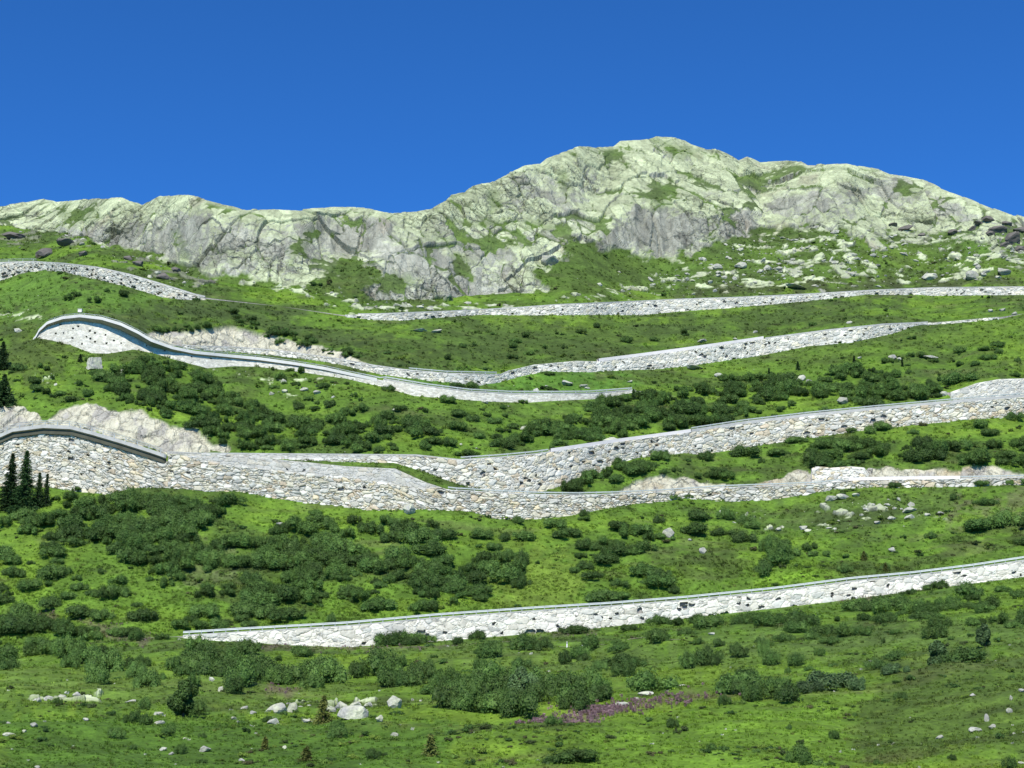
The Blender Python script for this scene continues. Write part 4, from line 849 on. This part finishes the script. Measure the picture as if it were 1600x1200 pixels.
nt.l(mrange(nt, a1.outputs[0], 0.4, 0.62, 0, 1), mxc.inputs[0])
nt.l(vmul(nt, mxc.outputs[2], mathn(nt, 'MULTIPLY', mrange(nt, a2.outputs[0], 0.3, 0.7, 0.7, 1.25), mrange(nt, oi.outputs['Random'], 0, 1, 0.8, 1.2))), nt.b.inputs['Base Color'])
bb = nt.n('Bump'); bb.inputs['Distance'].default_value = 0.15; bb.inputs['Strength'].default_value = 0.8; nt.l(a2.outputs[0], bb.inputs['Height']); nt.l(bb.outputs[0], nt.b.inputs['Normal'])
M_ROCK = nt.m
M_DROCK = flat_mat('dark_weathered_rock', (0.13, 0.12, 0.105), 0.95, 0.3, 0.9, 0.2)
RK = [rock_mesh(i, 12+i % 5, 3) for i in range(8)]
for m in RK: m.materials.append(M_ROCK)
BO = [(432,1111,36,18),(456,1106,14,18),(427,1126,20,12),(550,1126,44,24),(616,1117,26,22),(592,1139,12,14),(616,1151,14,13),(577,1177,10,8),(535,1103,26,14),(556,1100,20,10),(575,1108,16,10),(518,1108,16,10),(480,1127,16,6),(320,1165,18,10),(255,1166,12,6),(268,1171,12,5),(289,1150,8,5),(134,1131,10,5),(53,1139,12,8),(38,1145,8,6),(15,1150,18,6),(247,1115,18,7),(249,1136,16,7),(204,1089,18,7),(97,1082,16,7),(80,1092,20,12),(95,1090,20,10),(121,1093,12,7),(55,1090,12,8),(60,1100,9,8),(378,1176,10,5),(59,1192,9,5),(10,1130,12,5),(345,1076,9,9),(330,1068,12,9),(366,1118,10,6),(383,1102,14,10),(395,1112,12,8),(445,1162,7,6),(970,1103,26,10),(995,1098,10,6),(1010,1091,26,7),(1070,1062,26,8),(1112,1001,12,6),(1523,1120,20,9),(1541,1108,10,14),(1549,1116,12,10),(1577,1103,9,8),(1580,1092,6,8),(1520,1090,10,5),(1597,1086,10,6),(1467,1132,14,6),(1595,1180,12,4),
(1045,832,20,17),(1098,859,13,10),(1078,843,7,4),(640,796,20,17),(437,817,12,9),(498,810,8,4),(1420,792,24,8),(1421,805,17,9),(1394,855,12,8),(1450,804,12,6),(1469,803,12,6),(1298,777,20,10),(1318,775,20,8),(1337,773,14,6),(1256,822,16,8),(1216,826,10,5),(1370,815,12,6),(1393,806,14,6),(822,667,20,8),(955,688,30,9),(1086,575,28,8),(1124,587,13,6),(886,594,18,10),(911,599,18,5),(838,609,10,7),(917,606,10,4),(853,598,8,6),(984,598,10,4),(617,642,12,5),(570,698,8,4),(720,693,4,3),(745,700,5,3),(1318,627,22,12),(1234,589,18,6),(1252,594,18,10),(1264,598,12,8),(1395,558,14,8),(1406,560,10,5),(1343,561,8,4),(1453,557,28,5),(1474,615,14,9),(443,600,10,8),(495,617,14,7),(475,612,14,6),(445,614,10,6),(424,616,8,6),(196,580,12,7),(188,585,10,6),
(1158,415,22,12),(1200,421,14,9),(1122,418,14,8),(1123,430,10,6),(1245,449,36,6),(1333,397,14,6),(1520,430,22,14),(1568,424,26,12),(1453,432,26,12),(860,402,32,20),(1097,534,18,5),(1180,518,9,4),(655,516,26,5),(683,518,18,5),(1567,484,12,6),(1585,490,10,5),(1548,487,8,5),(1343,530,10,7),(1000,480,10,4)]
DK = [(70,396,26,18),(60,399,12,12),(105,380,36,12),(22,372,40,12),(215,414,18,12),(255,432,20,12),(130,398,14,8),(275,425,16,8),(1560,352,34,16),(1583,366,28,20),(1545,340,22,10),(1575,345,20,10),(1595,355,22,12),(1570,378,18,10),(1596,380,20,12),(1520,352,16,8),(1548,364,16,9),(1415,357,26,7),(1395,352,16,6),(1440,364,14,6),(1530,345,18,10),(1490,360,20,9),(200,405,14,8)]
bl = [dict(x=x, y=y, w=w_, h=h_, m=0) for x, y, w_, h_ in BO]+[dict(x=x, y=y, w=w_, h=h_, m=1) for x, y, w_, h_ in DK]
name_all(bl, 'boulder', lambda d: ('dark' if d['m'] else 'pale') + (' large' if d['w']*d['h'] > 300 else ' flat' if d['w'] > 2.2*d['h'] else ' upright' if d['h'] > d['w'] else ' angular'))
RKD = []
for m in RK: q = m.copy(); q.materials.clear(); q.materials.append(M_DROCK); RKD.append(q)
for d in bl:
    p = ground(d['x'], d['y']+d['h']*0.35); s_ = pxm(p); o = bpy.data.objects.new('boulder', (RKD if d['m'] else RK)[rr.randrange(8)]); C.objects.link(o)
    o.scale = (d['w']/2/s_*1.28, d['w']/2/s_*rr.uniform(.8, 1), d['h']/s_*0.62); o.location = p+np.array([0, 0, d['h']/s_*0.32]); o.rotation_euler = (rr.uniform(-.2, .2), rr.uniform(-.25, .25), rr.uniform(-.5, .5)+rr.choice((0, 3.14)))
    tagit(o, d['label'], 'boulder', 'dark outcrop boulders' if d['m'] else 'pale boulders lying on the slopes')
# block shaped boulder under the upper hairpin
import bmesh
def block(label, x, y, w_, h_, mat, name='boulder', cat='boulder', rz=0.5):
    p = ground(x, y+h_*0.45); s_ = pxm(p); bm = bmesh.new(); bmesh.ops.create_cube(bm, size=1.0)
    bmesh.ops.subdivide_edges(bm, edges=bm.edges[:], cuts=4, use_grid_fill=True); r = random.Random(3)
    for v_ in bm.verts: v_.co += Vector((r.gauss(0, 1), r.gauss(0, 1), r.gauss(0, 1)))*0.022; v_.co.z += 0.12*v_.co.x; v_.co.xy *= 1-.25*(v_.co.z+.5)
    for v_ in bm.verts: v_.co.x *= w_/s_*0.85; v_.co.y *= w_/s_*0.75; v_.co.z *= h_/s_*1.15
    me = bpy.data.meshes.new(name); bm.to_mesh(me); bm.free(); o = put(name, me, mat); o.location = p+np.array([0, 0, h_/s_*0.45]); o.rotation_euler = (0, 0, rz)
    tagit(o, label, cat); return o
block('grey cube shaped boulder with one dark side, beneath the upper hairpin bend', 147, 567, 24, 17, M_ROCK, rz=0.75)
# small white box on the bend
def cabinet(label, x, y, w_, h_):
    p = ground(x, y+h_*0.5); s_ = pxm(p); W_, H_ = w_/s_, h_/s_; root = bpy.data.objects.new('roadside_cabinet', None); C.objects.link(root); root.location = p; tagit(root, label, 'cabinet')
    for nm, sz, off, mt in (('body', (W_, W_*.7, H_), (0, 0, H_/2), M_CONCB), ('roof', (W_*1.15, W_*.9, H_*.12), (0, 0, H_*1.06), M_CONC)):
        bm = bmesh.new(); bmesh.ops.create_cube(bm, size=1.0)
        for v_ in bm.verts: v_.co = Vector((v_.co.x*sz[0]+off[0], v_.co.y*sz[1]+off[1], v_.co.z*sz[2]+off[2]))
        bmesh.ops.bevel(bm, geom=bm.edges[:], offset=0.03, segments=1); me = bpy.data.meshes.new(nm); bm.to_mesh(me); bm.free(); put(nm, me, mt, root)
cabinet('small white box shaped cabinet above the crest of the upper hairpin bend', 125, 486, 6, 5)

# ------------------------------------------------------------ conifers and the single tree
def conifer(label, x, yb, w_, h_, mat=M_SPR, name='spruce', sparse=1.0, seed=0, lean=0):
    p = ground(x, yb); s_ = pxm(p); H = h_/s_; Rm = w_/2/s_; r = np.random.default_rng(seed)
    root = bpy.data.objects.new(name, None); C.objects.link(root); root.location = p-np.array([0, 0, 0.2]); tagit(root, label, 'tree')
    k = 8; P = []; nz_ = 7
    for i in range(nz_):
        t = i/(nz_-1); rad = 0.028*H*(1-t)+0.02
        for j in range(k+1): a = 6.283*j/k; P.append((rad*math.cos(a)+lean*t*t, rad*math.sin(a), t*H*0.98))
    put('trunk', np_mesh('trunk', np.array(P), grid_faces(nz_, k+1)), M_BARK, root)
    vs = []; n_ = 0; tiers = int(12+H*1.6)
    for i in range(tiers):
        t = (i+0.3)/tiers; z = H*(0.06+0.92*t); L = Rm*(1-t)**0.85*(0.8+0.4*r.random())+0.1; nb_ = int(9*sparse)+int(4*(1-t))
        for b_ in range(nb_*2):
            a = r.random()*6.283; Lb = L*(0.65+0.5*r.random()); m = max(4, int(Lb/0.16*sparse))
            for q in range(m):
                f = (q+r.random())/m; c = np.array([math.cos(a)*Lb*f+lean*t*t, math.sin(a)*Lb*f, z-0.35*Lb*f*(1-0.4*f)+0.06*r.normal()])
                u1 = np.array([math.cos(a+0.8*r.normal()), math.sin(a+0.8*r.normal()), -0.25+0.3*r.normal()]); u1 /= np.linalg.norm(u1); u2 = np.cross(u1, r.normal(size=3)); u2 /= np.linalg.norm(u2)
                s1 = 0.46*(0.6+0.8*r.random())*(1-0.4*f)*max(0.6, Rm/1.6)**0.5
                vs += [c-u1*s1*.4, c-u2*s1*.22, c+u1*s1*.8, c+u2*s1*.22]
    vs = np.array(vs); put('crown', np_mesh('crown', vs, np.arange(len(vs)).reshape(-1, 4)), mat, root); return root
for i, a in enumerate([('tall dark spruce standing in front of the tall rubble wall, second from left', 36, 800, 48, 102), ('tall dark spruce, leftmost of the group before the tall rubble wall', 14, 796, 44, 96), ('slender young spruce right of the two tall spruces', 59, 792, 24, 58), ('thinnest spruce at the right end of the spruce group', 71, 790, 18, 54), ('dark spruce cut by the left picture edge above the rock cut', 4, 632, 44, 56), ('dark spruce at the left edge below the upper hairpin', 2, 580, 30, 48), ('short conifer in the thicket right of the upper hairpin wall end', 990, 622, 12, 18), ('small lone conifer on the right slope above the shrub belt', 1247, 578, 10, 15), ('small conifer beside the pale outcrop in the upper shrub belt', 1202, 590, 9, 18), ('small conifer above the shrub belt, right of two pale stones', 1335, 568, 8, 13), ('dwarf conifer beside the cube shaped boulder', 125, 567, 12, 14), ('tiny conifer on the sloping meadow right of three boulders', 1410, 572, 4, 16)]):
    conifer(a[0], a[1], a[2], a[3], a[4], seed=i+1, sparse=1.0 if a[4] > 30 else 0.8)
for i, a in enumerate([('sparse brownish young larch beside the large pale boulders', 505, 1132, 38, 46), ('sparse yellow-green young larch at the foot of the picture, centre left', 673, 1188, 34, 40), ('small reddish brown larch sapling on the nearest grass', 478, 1186, 30, 26), ('tiny dry sapling right of the lone round tree', 414, 1168, 8, 22), ('bushy yellow-green sapling between the two lowest walls at right', 1384, 893, 14, 16), ('small pointed sapling between the two lowest walls at right', 1350, 872, 14, 16)]):
    conifer(a[0], a[1], a[2], a[3], a[4], mat=M_DRY, name='larch', seed=i+41, sparse=0.75)
def round_tree(label, x, yb, w_, h_, mesh_mat, seed, name='alder_tree'):
    p = ground(x, yb); s_ = pxm(p); H = h_/s_; Rm = w_/2/s_; r = random.Random(seed)
    root = bpy.data.objects.new(name, None); C.objects.link(root); root.location = p; tagit(root, label, 'tree')
    L = []
    for i in range(13):
        t = r.random(); q = (0.75 if t < .75 else .45)*r.random()**.5; a = r.uniform(0, 6.28); s2 = r.uniform(.26, .40)*Rm
        L.append((q*math.cos(a)*Rm*.8, q*math.sin(a)*Rm*.8, H*(0.17+0.66*t), s2, s2, s2*1.15))
    m = leaf_mesh('crown', L, 9000, 0.26, seed, thin=2.2, inner=.4, up=.5); put('crown', m, mesh_mat, root)
    P = []; 
    for i in range(6):
        t = i/5; rad = 0.03*H*(1-.7*t)
        for j in range(9): a = 6.283*j/8; P.append((rad*math.cos(a)+.1*math.sin(t*4), rad*math.sin(a), t*H*.7-.2))
    put('trunk', np_mesh('trunk', np.array(P), grid_faces(6, 9)), M_BARK, root)
round_tree('round leafy green tree standing alone at lower left', 285, 1122, 52, 64, M_ALD, 5)
round_tree('rounded silvery green willow tree, left one of two at lower right', 1466, 1038, 38, 42, M_WIL, 6, 'willow_tree')
round_tree('upright silvery willow tree rising behind shrubs at right edge', 1539, 1014, 32, 40, M_WIL, 7, 'willow_tree')
round_tree('pale leaved willow tree in the dark thicket, lower centre', 812, 1108, 46, 52, M_WIL, 8, 'willow_tree')

# ------------------------------------------------------------ marker posts on the meadow track
M_WHITE = flat_mat('white_plastic', (0.8, 0.8, 0.8), 0.5, 0.04, 3, 0); M_BLK = flat_mat('black_plastic', (0.03, 0.03, 0.03), 0.5, 0.04, 3, 0)
for lab, x, yb, hh in (('taller white marker post with black band beside the meadow track', 886, 1013, 9), ('shorter white marker post further right along the meadow track', 910, 1013, 5.5)):
    p = ground(x, yb); s_ = pxm(p); H = hh/s_; root = bpy.data.objects.new('marker_post', None); C.objects.link(root); root.location = p; tagit(root, lab, 'marker post', 'white marker posts')
    for nm, z0_, z1_, rad, mt in (('shaft', -0.1, H*.72, .11, M_WHITE), ('band', H*.72, H*.88, .125, M_BLK), ('cap', H*.88, H, .11, M_WHITE)):
        bm = bmesh.new(); bmesh.ops.create_cone(bm, cap_ends=True, segments=10, radius1=rad, radius2=rad*.9, depth=z1_-z0_)
        for v_ in bm.verts: v_.co.z += (z0_+z1_)/2
        me = bpy.data.meshes.new(nm); bm.to_mesh(me); bm.free(); put(nm, me, mt, root)
# narrow gravel track through the meadow
tp = [ground(x, y) for x, y in [(560+12*i, 1012.5+0.6*math.sin(i*.5)-1.2*(i/45.)) for i in range(46)]]
tp = np.array(tp); vs = np.concatenate([(tp+np.array([0, -0.4, .03]))[None], (tp+np.array([0, 0.8, .13]))[None]], 0)
M_GRAV = flat_mat('gravel', (0.42, 0.38, 0.28), 0.95, 0.25, 3, 0.03)
tagit(put('path', np_mesh('path', vs.reshape(-1, 3), grid_faces(2, len(tp))), M_GRAV), kind='structure')

# ------------------------------------------------------------ loose stones, herbs and flowers
qrow, = np.where(vis[:-1] & vis[1:]); qrow = qrow[(qrow > 5)]
def sample(n, weight, rows=qrow, seed=0):
    r = np.random.default_rng(seed); cI = np.where((ucol > -60) & (ucol < 1890))[0]; Pp, Tt, UU, VV, RI, CI = [], [], [], [], [], []
    i = rows[r.integers(0, len(rows), n)]; j = cI[r.integers(0, len(cI)-1, n)]
    keep = r.random(n) < weight[i, j]; i = i[keep]; j = j[keep]; a = r.random(len(i))[:, None]; b = r.random(len(i))[:, None]
    p = (P3[i, j]*(1-a)+P3[i, j+1]*a)*(1-b)+(P3[i+1, j]*(1-a)+P3[i+1, j+1]*a)*b
    return p, out[i, j], U[i, j], V[i, j]
dv = np.zeros(V.shape); dv[1:] = np.abs(np.diff(V, axis=0)); dv[:, 1:] *= np.diff(U, axis=1); dv = dv/2.9
wallrow = iswall | isroad
RS = [rock_mesh(50+i, 6, 1, 'stone') for i in range(6)]
for m in RS: m.materials.append(M_ROCK)
stone_cc = src_coll('stone_sources', RS)
wt = np.clip(0.9*np.clip(talus*1.3-0.25+0.5*fbm(X/8., S/6., 3, 905), 0, 1)*(talus > .02) + 0.0012*(1-rockn) + 0.02*sstep(0.2, 0.5, fbm(X/14., S/9., 3, 901))*(1-rockn)*(V < 620), 0, 1)*(~wallrow)*np.clip(dv, 0, 1)*(1-cut)
wt[edge < 3] = 0
p_, t_, u_, v_ = sample(700000, wt*0.14, seed=3); p_[:, 2] -= .08; n = len(p_); r = np.random.default_rng(4)
sz = 0.14+0.75*r.random(n)**8; far = np.clip(p_[:, 1]/420., 0.3, 1.5); sz = sz*far*1.5
scatter('scattered_stones', p_, np.stack([r.normal(size=n)*.3, r.normal(size=n)*.3, r.random(n)*6.28], 1), np.stack([sz*(1+.7*r.random(n)), sz, sz*(.4+.4*r.random(n))], 1), r.integers(0, 6, n), stone_cc)
print('stones', n)
def herb_mesh(seed, nb, h, spread, wid):
    r = np.random.default_rng(seed); vs = []
    for i in range(nb):
        a = r.random()*6.283; q = spread*math.sqrt(r.random()); x, y = q*math.cos(a), q*math.sin(a); L = h*(0.5+0.7*r.random()); b = r.random()*6.283; ln = 0.35*L*(0.5+r.random())
        dx, dy = math.cos(b)*ln, math.sin(b)*ln; px_, py_ = -math.sin(b)*wid, math.cos(b)*wid
        vs += [(x-px_, y-py_, -0.05), (x+px_, y+py_, -0.05), (x+dx*.5+px_*.8, y+dy*.5+py_*.8, L*.7), (x+dx, y+dy, L)]
    vs = np.array(vs); return np_mesh('herb', vs, np.arange(len(vs)).reshape(-1, 4))
nt = NT('meadow_grass'); nt.b.inputs['Roughness'].default_value = 0.6; nt.b.inputs['Specular IOR Level'].default_value = 0.25
at = nt.n('Attribute', attribute_name='itint'); at.attribute_type = 'INSTANCER'
oi = nt.n('ObjectInfo'); g = nt.n('NewGeometry')
cg = vmul(nt, at.outputs['Color'], mathn(nt, 'MULTIPLY', mrange(nt, oi.outputs['Random'], 0, 1, .7, 1.35), mrange(nt, g.outputs['Random Per Island'], 0, 1, .75, 1.25)))
nt.l(cg, nt.b.inputs['Base Color']); tr = nt.n('BsdfTranslucent'); nt.l(cg, tr.inputs[0]); ms = nt.n('MixShader'); ms.inputs[0].default_value = .3
nt.l(nt.b.outputs[0], ms.inputs[1]); nt.l(tr.outputs[0], ms.inputs[2]); nt.l(ms.outputs[0], nt.t.nodes['Material Output'].inputs[0]); M_GRASS = nt.m
HB = [herb_mesh(i, 16, 1.0, .55, .09) for i in range(5)]
for m in HB: m.materials.append(M_GRASS)
herb_cc = src_coll('herb_sources', HB)
gm = (1-rockn)*(1-cut)*(~wallrow)*(1-tal_n)*np.clip(dv, 0, 1)
patch = 0.35+0.65*sstep(-0.2, 0.35, n2+0.5*n3)
wgt = gm*patch; wgt[edge < 1.5] = 0
p_, t_, u_, v_ = sample(330000, wgt*np.where(V > 880, 1.0, 0.45), seed=8); n = len(p_); r = np.random.default_rng(9)
s_ = np.clip(p_[:, 1]/300., .35, 1.6)*(.26+.4*r.random(n)**2)
tn = t_*(1.15+0.4*r.random((n, 1)))*np.array([1.05, 1.0, .95])
wh_ = (r.random(n) < .006) & (v_ > 1000); tn[wh_] = np.array([.6, .6, .5]); yl = r.random(n) < .015; tn[yl] = np.array([.13, .17, .03]); dk = r.random(n) < .12; tn[dk] = tn[dk]*.75
scatter('meadow_grass', p_, np.stack([r.normal(size=n)*.12-.1, r.normal(size=n)*.12, r.random(n)*6.28], 1), np.stack([s_*1.2, s_*1.2, s_*(.45+.45*r.random(n))], 1), r.integers(0, 5, n), herb_cc, tn)
print('herbs', n)
# knee high heath, blueberry and fern clumps between the shrubs
nt = NT('heath_leaves'); nt.b.inputs['Roughness'].default_value = 0.7; nt.b.inputs['Specular IOR Level'].default_value = 0.2
at = nt.n('Attribute', attribute_name='itint'); at.attribute_type = 'INSTANCER'; g = nt.n('NewGeometry')
nt.l(vmul(nt, at.outputs['Color'], mrange(nt, g.outputs['Random Per Island'], 0, 1, .65, 1.4)), nt.b.inputs['Base Color']); M_HEATH = nt.m
HM = [leaf_mesh('heath', lobes(80+i, 5), 420, 0.17, i+80, thin=1.6, inner=.6) for i in range(4)]
for m in HM: m.materials.append(M_HEATH)
heath_cc = src_coll('heath_sources', HM)
hp = gm*sstep(-0.15, 0.45, fbm(X/11., S/9., 4, 951))*np.where(V > 980, 1.0, np.where(V > 600, .55, .35)); hp[edge < 4] = 0
p_, t_, u_, v_ = sample(26000, hp, seed=18); n = len(p_); r = np.random.default_rng(19)
s_ = (.28+.75*r.random(n)**3)*np.clip(p_[:, 1]/300., .55, 1.5)
pal_ = np.array([(.045,.095,.022),(.06,.12,.025),(.10,.17,.03),(.085,.09,.035),(.05,.075,.022),(.075,.14,.03),(.13,.20,.03)])
scatter('heath_clumps', p_, np.stack([r.normal(size=n)*.1, r.normal(size=n)*.1, r.random(n)*6.28], 1), np.stack([s_*1.5, s_*1.1, s_*(.55+.5*r.random(n))], 1), r.integers(0, 4, n), heath_cc, pal_[r.integers(0, 7, n)]*(.8+.4*r.random((n, 1))))
print('heath', n)
FL = []
for i in range(3):
    r = np.random.default_rng(i+70); vs = []
    for k in range(7):
        a = r.random()*6.283; q = .4*math.sqrt(r.random()); x, y = q*math.cos(a), q*math.sin(a); h0 = .55+.25*r.random()
        for q_ in range(12):
            f = q_/12; c = np.array([x, y, h0+f*.6])+r.normal(size=3)*.05*(1-f*.6); d1 = r.normal(size=3)*.075; d2 = r.normal(size=3)*.075; vs += [c-d1, c-d2, c+d1, c+d2]
    vs = np.array(vs); m = np_mesh('bloom', vs, np.arange(len(vs)).reshape(-1, 4)); m.materials.append(M_PINK); FL.append(m)
fl_cc = src_coll('bloom_sources', FL)
pk = np.zeros(V.shape)
for i, P in enumerate(pinks): pk = np.maximum(pk, (.9 if i == 0 else .10)*pmask(P, U, V, 9, 8))
p_, t_, u_, v_ = sample(1100000, pk*(~wallrow)*0.5, seed=12); n = len(p_); r = np.random.default_rng(13); p_[:, 2] -= .05; s_ = .22+.22*r.random(n)
scatter('pink_fireweed', p_, np.stack([0*s_, 0*s_, r.random(n)*6.28], 1), np.stack([s_, s_, s_], 1), r.integers(0, 3, n), fl_cc)
print('flowers', n)
